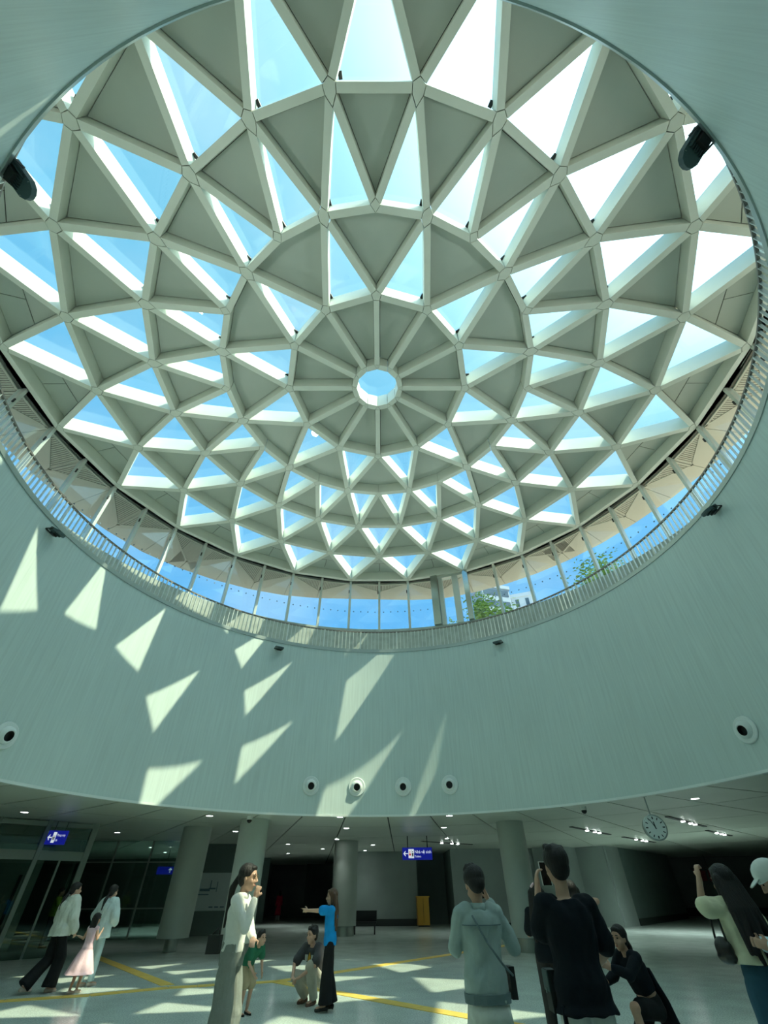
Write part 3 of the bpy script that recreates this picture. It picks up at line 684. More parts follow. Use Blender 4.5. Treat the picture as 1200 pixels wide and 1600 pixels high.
# ---- signs
def text_obj(s, size, m, parent, loc, rx=PI/2, name='lettering'):
    c = bpy.data.curves.new(name, 'FONT'); c.body = s; c.size = size; c.extrude = 0.002; c.resolution_u = 2
    t = bpy.data.objects.new(name, c); COL.objects.link(t); bpy.context.view_layer.update()
    me = bpy.data.meshes.new_from_object(t.evaluated_get(bpy.context.evaluated_depsgraph_get())); bpy.data.objects.remove(t); bpy.data.curves.remove(c)
    me.materials.clear(); me.materials.append(m); o = bpy.data.objects.new(name, me); COL.objects.link(o); o.parent = parent; o.location = loc; o.rotation_euler = (rx, 0, 0); return o
def person_icon(x, z, m, parent, s=1.0, dress=False):
    pts_ = [(-.02, 0), (.02, 0), (.03, .10), (-.03, .10)] if not dress else [(-.045, .03), (.045, .03), (.012, .11), (-.012, .11)]
    b = prism([(px*s, pz_*s) for px, pz_ in pts_], 0, 0.004); h = cyl((0, .135*s, 0), (0, .135*s, .004), .02*s, n=10)
    obj('pictogram', xf(join(b, h), Matrix.Translation((x, -0.085, z)) @ Matrix.Rotation(PI/2, 4, 'X')), m, parent)
sgn = empty('hanging_sign', (1.82, 16.8, 2.68), 0.0); tag(sgn, 'blue hanging sign with a white arrow reading Nhà vệ sinh', 'sign', None)
obj('sign_box', box((0, 0, 0.23), (1.42, 0.14, 0.46)), M['signblue'], sgn)
obj('hanger', box((-0.45, 0, 0.68), (0.04, 0.04, 0.46)), M['black'], sgn); obj('hanger', box((0.50, 0, 0.68), (0.04, 0.04, 0.46)), M['black'], sgn)
arrow = join(prism([(-.12, -.018), (.10, -.018), (.10, .018), (-.12, .018)], 0, .004), prism([(-.13, 0), (-.02, .11), (-.02, .055), (-.075, 0)], 0, .005), prism([(-.13, 0), (-.075, 0), (-.02, -.055), (-.02, -.11)], 0, .005))
obj('arrow', xf(arrow, Matrix.Translation((-0.54, -0.072, 0.23)) @ Matrix.Rotation(PI/2, 4, 'X')), M['signwhite'], sgn)
obj('icon_plate', box((-0.29, -0.074, 0.23), (0.26, 0.008, 0.34)), M['signwhite'], sgn)
person_icon(-0.35, 0.12, M['signred'], sgn, 1.3, True); person_icon(-0.22, 0.12, M['black'], sgn, 1.3)
obj('icon_divider', box((-0.285, -0.080, 0.23), (0.012, 0.004, 0.30)), M['black'], sgn)
text_obj('Nhà vệ sinh', 0.165, M['signwhite'], sgn, (-0.13, -0.075, 0.24)); text_obj('Toilets', 0.11, M['signwhite'], sgn, (-0.13, -0.075, 0.09))
sg2 = empty('hanging_sign', (-12.15, 11.3, 2.86), 0.35); tag(sg2, 'blue hanging sign with lift pictogram in front of the left glass wall', 'sign')
sg2.scale = (0.62, 0.7, 0.95)
obj('sign_box', box((0, 0, 0.23), (1.0, 0.14, 0.42)), M['signblue'], sg2); obj('hanger', box((-0.25, 0, 0.58), (0.03, 0.03, 0.28)), M['black'], sg2); obj('hanger', box((0.30, 0, 0.58), (0.03, 0.03, 0.28)), M['black'], sg2)
sg2.location = (-11.6, 10.0, 2.86)
obj('icon_plate', box((-0.14, -0.074, 0.23), (0.16, 0.008, 0.32)), M['signwhite'], sg2); person_icon(-0.17, 0.15, M['black'], sg2, 0.9); person_icon(-0.11, 0.15, M['black'], sg2, 0.9)
obj('arrow', xf(arrow, Matrix.Translation((-0.34, -0.072, 0.23)) @ Matrix.Rotation(PI/2, 4, 'X') @ Matrix.Scale(.9, 4)), M['signwhite'], sg2)
text_obj('Thang máy', 0.10, M['signwhite'], sg2, (-0.03, -0.075, 0.27)); text_obj('Lift', 0.09, M['signwhite'], sg2, (-0.03, -0.075, 0.12))
sg3 = empty('hanging_sign', (-12.9, 24.0, 2.45), 0.3); tag(sg3, 'small blue sign with an up arrow behind the left glass wall', 'sign')
obj('sign_box', box((0, 0, 0.15), (0.9, 0.1, 0.35)), M['signblue'], sg3); obj('hanger', box((0, 0, 0.73), (0.03, 0.03, 0.81)), M['black'], sg3)
obj('arrow', xf(arrow, Matrix.Translation((0.28, -0.055, 0.15)) @ Matrix.Rotation(PI/2, 4, 'X') @ Matrix.Rotation(-PI/2, 4, 'Z')), M['signwhite'], sg3)
# clock on a rod
ck = empty('clock', (7.78, 5.48, 2.83), 0.28); tag(ck, 'round white double-faced clock with grey rim hanging from a rod', 'clock')
ck.rotation_euler = (0, 0, -math.radians(14))
Rx = Matrix.Rotation(PI/2, 4, 'X')
obj('case', xf(lathe([(0.0, -0.075), (0.27, -0.075), (0.30, -0.06), (0.30, 0.06), (0.27, 0.075), (0.0, 0.075)], 40), Rx), M['steel'], ck, False)
fc = obj('dial', xf(cyl((0, 0, 0.074), (0, 0, 0.080), 0.265, n=40), Rx), M['white'], ck)
marks = join(*[xf(box((0, 0.215, 0.083), (0.022 if k % 3 else 0.03, 0.06, 0.004)), Matrix.Rotation(-k*PI/6, 4, 'Z')) for k in range(12)]); obj('numeral_marks', xf(marks, Rx), M['black'], fc)
obj('hour_hand', xf(xf(box((0, 0.05, 0.088), (0.024, 0.16, 0.004)), Matrix.Rotation(math.radians(4), 4, 'Z')), Rx), M['black'], ck)
obj('minute_hand', xf(xf(box((0, 0.08, 0.094), (0.016, 0.24, 0.004)), Matrix.Rotation(math.radians(26), 4, 'Z')), Rx), M['black'], ck)
obj('rod', cyl((0, 0, 0.29), (0, 0, ZB-2.84), 0.018, n=10), M['steel'], ck); obj('ceiling_rose', cyl((0, 0, ZB-2.84-0.04), (0, 0, ZB-2.84), 0.07, n=16), M['steel'], ck)
# orange cabinet
oc = empty('orange_cabinet', (2.9, 28.9, 0)); oc.location = (2.66, 26.6, 0); tag(oc, 'tall orange cabinet standing in the dark recess', 'cabinet')
obj('body', prism([(-.36, -.25), (.36, -.25), (.40, .25), (-.40, .25)], 0.06, 1.30), M['orange'], oc); obj('lid', box((0, 0, 1.33), (0.84, 0.56, 0.06)), M['orange'], oc); obj('plinth', box((0, 0, .03), (0.66, 0.44, 0.06)), M['black'], oc); obj('door_gap', box((0, -.262, .7), (.012, .01, 1.1)), M['black'], oc)
# red banner at far right
rb = empty('red_banner', (25.5, 33.6, 2.05), -0.55); tag(rb, 'dark red banner hanging at far right behind the cream-bloused woman', 'banner')
obj('cloth_panel', prism([(-.95, 0), (-.35, 0.0), (-.25, .62), (-1.1, .68)], 0, .03), M['red'], rb).rotation_euler = (PI/2, 0, 0)
obj('cloth_panel', prism([(-.20, -.05), (1.0, 0.0), (1.1, .70), (-.1, .64)], 0, .03), M['red'], rb).rotation_euler = (PI/2, 0, 0)
obj('rail', box((0, 0, .72), (2.4, .04, .06)), M['black'], rb); obj('hanger', box((0, 0, 1.13), (.03, .03, .80)), M['black'], rb)
# bench by the dim column
bn = empty('bench', (-0.75, 20.5, 0)); tag(bn, 'low black bench beside the dim column at the back', 'bench')
obj('seat', box((0, 0, .42), (1.2, .45, .08)), M['black'], bn); obj('leg', box((-.5, 0, .19), (.06, .4, .38)), M['black'], bn); obj('leg', box((.5, 0, .19), (.06, .4, .38)), M['black'], bn); obj('backrest', box((0, .2, .66), (1.2, .05, .40)), M['black'], bn)

# ================================================================== PEOPLE
# every body is one voxel-fused surface; clothes, hair, shoes and eyes are its children
import numpy as np
WORK = bpy.data.scenes.new('workbench')
def fuse(name, vf, voxel, m, parent, smooth_it=2, wr=0.0, wseed=0.0, matrix=None):
    me = bpy.data.meshes.new(name); me.from_pydata([tuple(p) for p in vf[0]], [], vf[1]); me.update()
    t = bpy.data.objects.new(name, me); WORK.collection.objects.link(t)
    r = t.modifiers.new('r', 'REMESH'); r.mode = 'VOXEL'; r.voxel_size = voxel
    if smooth_it: sm = t.modifiers.new('s', 'SMOOTH'); sm.iterations = smooth_it; sm.factor = 0.6
    vl = WORK.view_layers[0]; vl.update(); dg = vl.depsgraph
    m2 = bpy.data.meshes.new_from_object(t.evaluated_get(dg)); bpy.data.objects.remove(t); bpy.data.meshes.remove(me)
    if wr:
        # folds: low sine ridges running mostly downwards
        m2.update(); nv = len(m2.vertices); co = np.empty(nv*3); m2.vertices.foreach_get('co', co); no = np.empty(nv*3); m2.vertices.foreach_get('normal', no)
        co = co.reshape(-1, 3); no = no.reshape(-1, 3); x, y, z = co.T
        f = np.sin(x*31+y*17+np.sin(z*9+wseed)*2.2+wseed)*0.6+np.sin(z*24+x*16-y*9+wseed*2)*0.35+np.sin(x*70-z*13+y*40+np.sin(z*17)*2)*0.25
        co = co+no*(f*wr)[:, None]; m2.vertices.foreach_set('co', co.ravel()); m2.update()
    m2.polygons.foreach_set('use_smooth', [True]*len(m2.polygons)); m2.materials.clear(); m2.materials.append(m); m2.name = name
    o = bpy.data.objects.new(name, m2); COL.objects.link(o); o.parent = parent
    return o
def V3(p): return Vector(p)
def loft(rings, n=18):
    # rings: (centre, right vector, forward vector, rx, ry)
    v = []; f = []
    for c, r, w, rx, ry in rings:
        for i in range(n):
            a = 2*PI*i/n; ca, sa = math.cos(a), math.sin(a)
            k = 1.0/((abs(ca)**2.4+abs(sa)**2.4)**(1/2.4)); v.append(V3(c)+r*(rx*ca*k)+w*(ry*sa*k))
    m = len(rings)
    for j in range(m-1):
        for i in range(n): f.append((j*n+i, j*n+(i+1) % n, (j+1)*n+(i+1) % n, (j+1)*n+i))
    f += [tuple(range(n-1, -1, -1)), tuple(range((m-1)*n, m*n))]
    return v, f
DEF = dict(pelvis=(0, 0, .93), waist=(0, .0, 1.07), chest=(0, .0, 1.27), neck=(0, -.01, 1.44), head=(0, .015, 1.585),
           shL=(-.175, 0, 1.385), elL=(-.225, -.02, 1.10), wrL=(-.235, .03, .86), shR=(.175, 0, 1.385), elR=(.225, -.02, 1.10), wrR=(.235, .03, .86),
           hipL=(-.09, 0, .90), knL=(-.10, .02, .49), anL=(-.10, -.01, .08), hipR=(.09, 0, .90), knR=(.10, .02, .49), anR=(.10, -.01, .08),
           toeL=None, toeR=None, look=None, hdL=None, hdR=None)
def frame(J):
    up = (V3(J['neck'])-V3(J['pelvis'])).normalized(); rt = (V3(J['shR'])-V3(J['shL'])).normalized(); rt = (rt-up*rt.dot(up)).normalized(); return rt, up.cross(rt), up
def torso_rings(J, s, g, top=1.0, bottom=None, flare=0.0, wid=1.0):
    rt, fw, up = frame(J); hr = (V3(J['hipR'])-V3(J['hipL'])).normalized(); hr = (hr-up*hr.dot(up)).normalized(); hf = up.cross(hr)
    pts_ = [(V3(J['pelvis'])-up*0.06*s, hr, hf, .155, .105), (V3(J['pelvis'])+up*0.04*s, hr, hf, .158, .108), (V3(J['waist']), (hr+rt).normalized(), (hf+fw).normalized(), .130, .092),
            (V3(J['chest'])-up*.06*s, rt, fw, .148, .105), (V3(J['chest'])+up*.03*s, rt, fw, .160, .108), (V3(J['neck'])-up*.075*s, rt, fw, .150, .085), (V3(J['neck'])-up*.03*s, rt, fw, .085, .060)]
    return [(c, a, b, (rx*wid+g)*s, (ry+g)*s) for c, a, b, rx, ry in pts_]
def limb(p, q, r, r0, r1, r2, n=10): return join(capsule(p, q, r0, r1, n), capsule(q, r, r1, r2, n))
def hand(J, side, s, pose):
    el, wr = V3(J['el'+side]), V3(J['wr'+side]); d = (wr-el).normalized()
    hd = J['hd'+side]; d = V3(hd).normalized() if hd else d
    sg = -1 if side == 'L' else 1
    ref = Vector((-sg, 0, 0)) if abs(d.x) < .8 else Vector((0, 0, -1))
    nrm_ = (ref-d*ref.dot(d)).normalized()           # palm faces this way
    sd = d.cross(nrm_).normalized()
    if sd.y < 0 and abs(d.y) < .8: sd = -sd
    if abs(d.y) >= .8 and sd.z < 0: sd = -sd         # thumb side
    P = []; palm = wr+d*.045*s
    R = Matrix((sd, nrm_, d)).transposed()
    P.append(ball(palm, (.040*s, .016*s, .052*s), 10, 7, R))
    L4 = [(.027, .070), (.009, .078), (-.009, .073), (-.027, .058)]
    for k, (off, ln) in enumerate(L4):
        b = palm+sd*off*s+d*.038*s; ln *= s
        if pose == 'fist' or (pose == 'point' and k > 0):
            m = b+d*.022*s+nrm_*.014*s; e = m+nrm_*.020*s-d*.024*s
        elif pose == 'point': m = b+d*ln*.55; e = m+d*ln*.5
        elif pose == 'hold': m = b+d*ln*.45+nrm_*ln*.25; e = m+nrm_*ln*.45+d*ln*.10
        else: m = b+d*ln*.52+nrm_*.006*s; e = m+d*ln*.42+nrm_*.022*s
        P.append(join(capsule(b, m, .0095*s, .009*s, 8), capsule(m, e, .009*s, .0078*s, 8)))
    tb = palm+sd*.030*s-d*.02*s; tm = tb+(sd*.8+d*.7+nrm_*.2).normalized()*.038*s
    te_ = tm+((d*.8+nrm_*.6).normalized()*.030*s if pose != 'fist' else (nrm_*.7-sd*.5+d*.3).normalized()*.028*s)
    P.append(join(capsule(tb, tm, .0125*s, .011*s, 8), capsule(tm, te_, .011*s, .009*s, 8)))
    P.append(capsule(wr, palm, .024*s, .024*s, 8))
    return join(*P)
def person(label, pos, rz, H, J=None, lean=(0, 0), hands=('relax', 'relax'), top=None, bottom=None, hair='short', hairm='hair', shoes=None, skin='skin', voxel=.009, dress=None, female=False, group=None, smile=False, lookz=0.0, extra=None, headyaw=0.0, headpitch=0.0, feet=True, hk=1.10):
    s = H/1.70; Jp = dict(DEF)
    if female: Jp.update(shL=(-.158, 0, 1.385), shR=(.158, 0, 1.385), elL=(-.205, -.02, 1.11), elR=(.205, -.02, 1.11))
    if J: Jp.update(J)
    Jp = {k: (None if v is None else tuple(c*s for c in v)) if not k.startswith('hd') and not k.startswith('toe') else v for k, v in Jp.items()}
    J = Jp
    root = empty('person', pos, rz); tag(root, label, 'person', group)
    if lean != (0, 0): root.rotation_euler = (lean[0], lean[1], rz)
    rt, fw, up = frame(J); hs = s*(1.0 if H > 1.4 else 1.0)*hk
    # head frame
    hr = Matrix.Rotation(headyaw, 3, 'Z') @ Matrix.Rotation(headpitch, 3, 'X'); hc = V3(J['head'])
    def hp(x, y, z): return hc+hr @ Vector((x*hs, y*hs, z*hs))
    hd = [ball(hp(0, -.005, .03), (.074*hs, .092*hs, .088*hs), 16, 12, hr), ball(hp(0, .022, -.028), (.060*hs, .066*hs, .080*hs), 14, 10, hr), ball(hp(0, .048, -.088), (.026*hs, .026*hs, .020*hs), 8, 6, hr),
          capsule(hp(0, .086, .012), hp(0, .104, -.026), .008*hs, .0125*hs, 8), ball(hp(-.014, .094, -.032), .008*hs, 6, 5), ball(hp(.014, .094, -.032), .008*hs, 6, 5),
          ball(hp(0, .083, -.060), (.021*hs, .009*hs, .008*hs), 8, 6, hr), ball(hp(-.074, -.004, -.006), (.008*hs, .018*hs, .030*hs), 8, 6, hr), ball(hp(.074, -.004, -.006), (.008*hs, .018*hs, .030*hs), 8, 6, hr),
          capsule(hp(-.045, .076, .030), hp(-.012, .086, .028), .007*hs, .007*hs, 6), capsule(hp(.045, .076, .030), hp(.012, .086, .028), .007*hs, .007*hs, 6),
          ball(hp(-.040, .058, -.028), (.020*hs, .020*hs, .022*hs), 8, 6), ball(hp(.040, .058, -.028), (.020*hs, .020*hs, .022*hs), 8, 6)]
    parts = hd + [capsule(V3(J['neck'])-up*.05*s, hc+Vector((0, -.02*hs, -.07*hs)), .056*s, .050*s, 12), loft(torso_rings(J, s, 0)),
                  capsule(V3(J['shL'])+rt*.05*s, V3(J['shL']), .060*s, .050*s), capsule(V3(J['shR'])-rt*.05*s, V3(J['shR']), .060*s, .050*s)]
    for sd in 'LR':
        parts.append(limb(V3(J['sh'+sd]), V3(J['el'+sd]), V3(J['wr'+sd]), .047*s, .037*s, .026*s)); parts.append(hand(J, sd, s*.98, hands[0 if sd == 'L' else 1]))
        parts.append(limb(V3(J['hip'+sd]), V3(J['kn'+sd]), V3(J['an'+sd]), .080*s, .056*s, .036*s, 12))
        an = V3(J['an'+sd]); t = J['toe'+sd]; t = V3(t).normalized() if t else Vector((0, 1, -.18)).normalized()
        parts.append(capsule(an+Vector((0, 0, -.03*s)), an+t*.16*s+Vector((0, 0, -.02*s)), .034*s, .026*s, 8))
    fuse('body', join(*parts), voxel, M[skin], root, 1)
    # face
    for x in (-.030, .030):
        obj('eye', ball(hp(x, .0815, .010), (.013*hs, .006*hs, .0065*hs), 8, 6, hr), M['eyec'], root, True)
        obj('eyebrow', capsule(hp(x-.015, .086, .034), hp(x+.015, .088, .035), .0035*hs, .0035*hs, 6), M[hairm], root, True)
    obj('lips', ball(hp(0, .089, -.060), (.019*hs, .006*hs, .0065*hs), 8, 6, hr), M['lip'], root, True)
    # hair
    hh = [ball(hp(0, -.022, .048), (.090*hs, .098*hs, .088*hs), 18, 12, hr), ball(hp(0, -.055, .0), (.074*hs, .055*hs, .075*hs), 14, 10, hr), ball(hp(0, .045, .085), (.058*hs, .040*hs, .028*hs), 12, 8, hr)]
    if hair == 'short':
        rnd = random.Random(int(H*1000)); hh += [ball(hp(rnd.uniform(-.055, .055), rnd.uniform(-.07, .05), .105+rnd.uniform(-.01, .012)), .026*hs, 6, 5) for _ in range(12)]
        hh += [ball(hp(-.070, -.01, .035), (.014*hs, .035*hs, .035*hs), 8, 6), ball(hp(.070, -.01, .035), (.014*hs, .035*hs, .035*hs), 8, 6)]
    if hair in ('long', 'longwave'):
        L_ = .54 if hair == 'longwave' else .50
        for k in range(9):
            t = (k-4)/4; w_ = .082*t; p0 = hp(w_, -.045-.03*(1-abs(t)), .03); mid = p0+Vector((w_*.3, -.065 if hair == 'longwave' else -.04, -.20))*hs; e_ = mid+Vector((w_*.45+(.045*math.sin(k*2.3) if hair == 'longwave' else 0), -.055 if hair == 'longwave' else -.01, -(L_-.25)+.03*math.cos(k*3)))*hs
            hh.append(join(capsule(p0, mid, .034*hs, .032*hs, 8), capsule(mid, e_, .034*hs, .018*hs, 8)))
        for x in (-.072, .072): hh.append(capsule(hp(x, .01, .03), hp(x*1.05, -.01, -.13), .020*hs, .022*hs, 8))
    if hair == 'ponytail' or hair == 'lowtail':
        p0 = hp(0, -.105, .02 if hair == 'ponytail' else -.03); p1 = p0+(hr @ Vector((0, -.055, -.10)))*hs; p2 = p1+Vector((0, 0, 0))+(hr @ Vector((0, -.02, -.30 if hair == 'ponytail' else -.16)))*hs
        hh += [capsule(hp(0, -.07, .03), p0, .04*hs, .022*hs, 8), capsule(p0, p1, .024*hs, .036*hs, 10), capsule(p1, p2, .036*hs, .012*hs, 10)]
    if hair == 'bob': 
        for x in (-.07, -.035, 0, .035, .07): hh.append(capsule(hp(x, -.05, .02), hp(x*1.05, -.055, -.13), .036*hs, .028*hs, 8))
    fuse('hair', join(*hh), max(.008, voxel*.8), M[hairm], root, 1)
    # clothes
    def sleeve(sd, g, kind):
        sh, el, wr = V3(J['sh'+sd]), V3(J['el'+sd]), V3(J['wr'+sd]); ins = sh+rt*(.05*s if sd == 'L' else -.05*s)
        r = [capsule(ins, sh, (.062+g)*s, (.054+g)*s, 12)]
        if kind == 'long': r.append(limb(sh, el, el.lerp(wr, .93), (.050+g)*s, (.042+g)*s, (.031+g*.7)*s, 12))
        elif kind == 'half': r += [capsule(sh, sh.lerp(el, .78), (.050+g)*s, (.050+g*1.4)*s, 12)]
        elif kind == 'short': r += [capsule(sh, sh.lerp(el, .55), (.050+g)*s, (.048+g*1.3)*s, 12)]
        return join(*r)
    if top:
        g = top.get('g', .012); rings = torso_rings(J, s, g, wid=top.get('wid', 1.0)); hem = top.get('hem', 0.0); fl = top.get('flare', 0.0)
        base = rings[0]
        low = (base[0]-up*hem*s, base[1], base[2], base[3]+fl*s, base[4]+fl*.8*s)
        rr_ = rings[top.get('skip', 0):]
        if hem > 0: rr_ = [low]+rings
        if top.get('peplum'):
            q = rings[2]; rr_ = [(q[0]-up*.03*s, q[1], q[2], q[3]+.075*s, q[4]+.07*s), (q[0]+up*.03*s, q[1], q[2], q[3]+.035*s, q[4]+.03*s)]+rings[3:]
        if top.get('hood'): pass
        if g > .018 and top.get('sleeve', 'long') != 'none':
            fill = [capsule(V3(J['chest'])+rt*k*.085*s-up*.03*s, V3(J['sh'+sd]).lerp(V3(J['el'+sd]), .5), .075*s, .045*s, 12) for sd, k in (('L', -1), ('R', 1)) if V3(J['el'+sd]).z < V3(J['sh'+sd]).z-.05*s]
        else: fill = []
        P = [loft(rr_, 22)]+fill+[sleeve(sd, g, top.get('sleeve', 'long')) for sd in 'LR']
        o = fuse(top.get('name', 'shirt'), join(*P), voxel*1.05, M[top['m']], root, 4, top.get('wr', .004), H*7)
        nk = V3(J['neck'])
        if top.get('collar'): obj('collar', loft([(nk-up*.045*s, rt, fw, .082*s, .072*s), (nk+up*.02*s, rt, fw, .066*s, .064*s)], 20), M[top['m']], o, True)
        if top.get('hood'): fuse('hood', join(*[capsule(nk+rt*x*s-fw*.05*s+up*(.0-abs(x)*.3)*s, nk+rt*x*.35*s-fw*.11*s-up*.09*s, .045*s, .03*s, 8) for x in (-.09, -.05, 0, .05, .09)]), voxel, M[top['m']], o, 2)
        if top.get('yoke'):
            z_ = rings[4]; obj('yoke_seam', loft([(z_[0]+up*.005*s, z_[1], z_[2], z_[3]+.006*s, z_[4]+.006*s), (z_[0]+up*.013*s, z_[1], z_[2], z_[3]+.006*s, z_[4]+.006*s)], 22), M[top['yoke']], o)
        if top.get('band'):
            obj('hem_band', loft([(low[0]-up*.005*s, low[1], low[2], low[3]+.004*s, low[4]+.004*s), (low[0]+up*.055*s, low[1], low[2], low[3]+.008*s, low[4]+.008*s)], 24), M[top['band']], o)
    if bottom:
        g = bottom.get('g', .014); k_ = bottom.get('kind', 'pants'); gt_ = min(g*.8, .010); tr = torso_rings(J, s, gt_)[:3]; tr = [tr[0], tr[1], (tr[1][0].lerp(tr[2][0], .75), tr[2][1], tr[2][2], tr[2][3]+.006*s, tr[2][4]+.006*s)]
        P = [loft(tr, 20)]; 
        if k_ in ('pants', 'shorts'):
            for sd in 'LR':
                hp_, kn, an = V3(J['hip'+sd]), V3(J['kn'+sd]), V3(J['an'+sd]); fl = bottom.get('flare', 0.0)
                P.append(capsule(hp_, kn if k_ == 'pants' else hp_.lerp(kn, bottom.get('len', .9)), (.082+min(g, .014))*s, (.060+g+(fl*.4 if k_ == 'pants' else .02))*s, 14))
                if k_ == 'pants':
                    e_ = kn.lerp(an, bottom.get('len', 1.0)); P.append(capsule(kn, kn.lerp(an, .5), (.060+g+fl*.4)*s, (.052+g+fl*.8)*s, 14)); P.append(cyl(kn.lerp(an, .45), e_, (.052+g+fl*.75)*s, (.046+g+fl*1.3)*s, 16))
        else:
            n_ = 40; vs = []; hem_z = bottom['hem']*s; c0 = V3(J['pelvis']); Pz = []
            for j in range(7):
                t = j/6; z = c0.z+.06*s+(hem_z-c0.z-.06*s)*t; r_ = (.135+(bottom['r']-.135)*t**.8)*s
                for i in range(n_):
                    a = 2*PI*i/n_; pl = 1+bottom.get('pleat', .06)*t*math.sin(a*9); vs.append(Vector((c0.x+math.cos(a)*r_*pl, c0.y+math.sin(a)*r_*.82*pl, z)))
            fs = [(j*n_+i, j*n_+(i+1) % n_, (j+1)*n_+(i+1) % n_, (j+1)*n_+i) for j in range(6) for i in range(n_)]+[tuple(range(n_)), tuple(range(7*n_-1, 6*n_-1, -1))]
            obj('skirt', (vs, fs), M[bottom['m']], root, True); P = None
        if P: fuse({'pants': 'trousers', 'shorts': 'shorts'}[k_], join(*P), voxel*1.05, M[bottom['m']], root, 2, bottom.get('wr', .004), H*3)
    if shoes:
        for sd in 'LR':
            an = V3(J['an'+sd]); t = J['toe'+sd]; t = V3(t).normalized() if t else Vector((0, 1, -.12)).normalized()
            hl = an+Vector((0, 0, -.045*s))-t*.03*s; z0 = Vector((0, 0, 0))
            P = [capsule(hl, hl+t*.20*s, .040*s, .030*s, 10), ball(hl+t*.13*s+Vector((0, 0, -.005*s)), (.044*s, .05*s, .030*s), 10, 7)]
            if shoes.get('heel'): P.append(cyl(hl+Vector((0, 0, .0)), hl-t*.02*s+Vector((0, 0, -.05*s)), .02*s, .010*s, 8))
            fuse('shoe', join(*P), .012, M[shoes['m']], root, 1)
    return root, J, s, hp

for nm, c in dict(denim=(.38, .48, .46), denimdark=(.16, .22, .23), whitec=(.72, .76, .70), blackc=(.008, .013, .018), cream=(.80, .78, .54), creamtop=(.80, .80, .74), greyp=(.26, .28, .25), green=(.03, .16, .09), khaki=(.46, .38, .24),
                  greyt=(.07, .07, .075), beige=(.50, .47, .38), blue=(.01, .30, .72), blackp=(.012, .014, .015), hoodie=(.68, .70, .62), pink=(.85, .58, .64), paleblue=(.45, .60, .62), whitehood=(.62, .72, .70), redc=(.50, .02, .06), lime=(.32, .45, .06),
                  jeans=(.05, .13, .19), yellowc=(.72, .70, .45), cap=(.82, .86, .80), bluewhite=(.60, .74, .80), darkp=(.04, .04, .04)).items(): M[nm] = cloth(nm, c)
M['shoeb'] = mat('shoe_black', (.012, .012, .012), .3); M['shoep'] = mat('shoe_pale', (.62, .50, .42), .5); M['shoebr'] = mat('shoe_brown', (.16, .07, .04), .5)
M['phone'] = mat('phone_black', (.01, .01, .012), .15); M['gold'] = mat('glasses_metal', (.5, .35, .15), .3, metal=1.0)
def fac(dx, dy): return math.atan2(-dx, dy)    # heading so that local +y points to (dx, dy)
def strap(name, pts_, r, m, parent):
    return obj(name, join(*[capsule(p, q, r, r, 6) for p, q in zip(pts_, pts_[1:])]), m, parent, True)

# -- man in denim jacket, seen from behind, phone up to his face
r_, J, s, hp = person('man in grey-green denim jacket and white trousers seen from behind, right hand at his head', (1.08, -3.50, 0), fac(-.12, 1), 1.69,
    J=dict(elL=(-.25, .04, 1.15), wrL=(-.13, .24, 1.33), elR=(.33, .06, 1.14), wrR=(.17, .17, 1.47), hdR=(-.3, .1, 1), hdL=(.5, .3, .8), shL=(-.175, 0, 1.385), shR=(.175, 0, 1.385)),
    hk=1.2, headpitch=-.42, hands=('hold', 'hold'), top=dict(m='denim', g=.024, hem=.05, flare=.006, wr=.009, name='denim_jacket', collar=True, yoke='denimdark', band='denimdark', wid=1.10), bottom=dict(m='whitec', g=.035, flare=.02), shoes=dict(m='whitec'), hair='short', voxel=.0085)
rt, fw, up = frame(J); tr_ = torso_rings(J, s, .032)
obj('tee_hem', loft([(V3(J['pelvis'])-up*.24*s, rt, fw, .200*s, .150*s), (V3(J['pelvis'])-up*.14*s, rt, fw, .186*s, .130*s), (V3(J['pelvis'])-up*.09*s, rt, fw, .15*s, .10*s)], 24), M['whitec'], r_, True)
bg_ = empty('crossbody_bag', (0, 0, 0)); bg_.parent = r_; bg_.name = 'crossbody_bag'
bx_ = obj('bag_body', box((.24*s, .02, .93*s), (.05, .13, .20)), M['black'], bg_)
strap('strap', [V3((-.10, -.135, 1.37))*s, V3((0, -.165, 1.20))*s, V3((.12, -.165, 1.06))*s, V3((.235, -.07, .98))*s], .009, M['denimdark'], bg_)

# -- tall man in the black tee
r_, J, s, hp = person('tall man in oversized black tee and white striped trousers seen from behind, phone raised', (1.66, -4.36, 0), fac(-.05, 1), 1.79,
    J=dict(shL=(-.165, 0, 1.365), shR=(.175, 0, 1.355), elL=(-.20, .12, 1.20), wrL=(-.12, .20, 1.48), elR=(.27, .05, 1.12), wrR=(.24, .24, 1.02), hdL=(.15, .1, 1), hdR=(-.6, .6, .3), head=(.01, .02, 1.60)),
    hands=('hold', 'hold'), hk=1.14, top=dict(m='blackc', g=.026, hem=.05, flare=.03, sleeve='half', wr=.009, name='black_tee', wid=1.06), bottom=dict(m='whitec', g=.03, flare=.02), shoes=dict(m='whitec'), hair='short', voxel=.0085)
for x in (-.196, -.180): obj('side_stripe', join(capsule(V3((x, -.07, .86))*s, V3((x, -.10, .45))*s, .008, .008, 6), capsule(V3((x, -.10, .45))*s, V3((x, -.10, .10))*s, .008, .008, 6)), M['blackc'], r_, True)
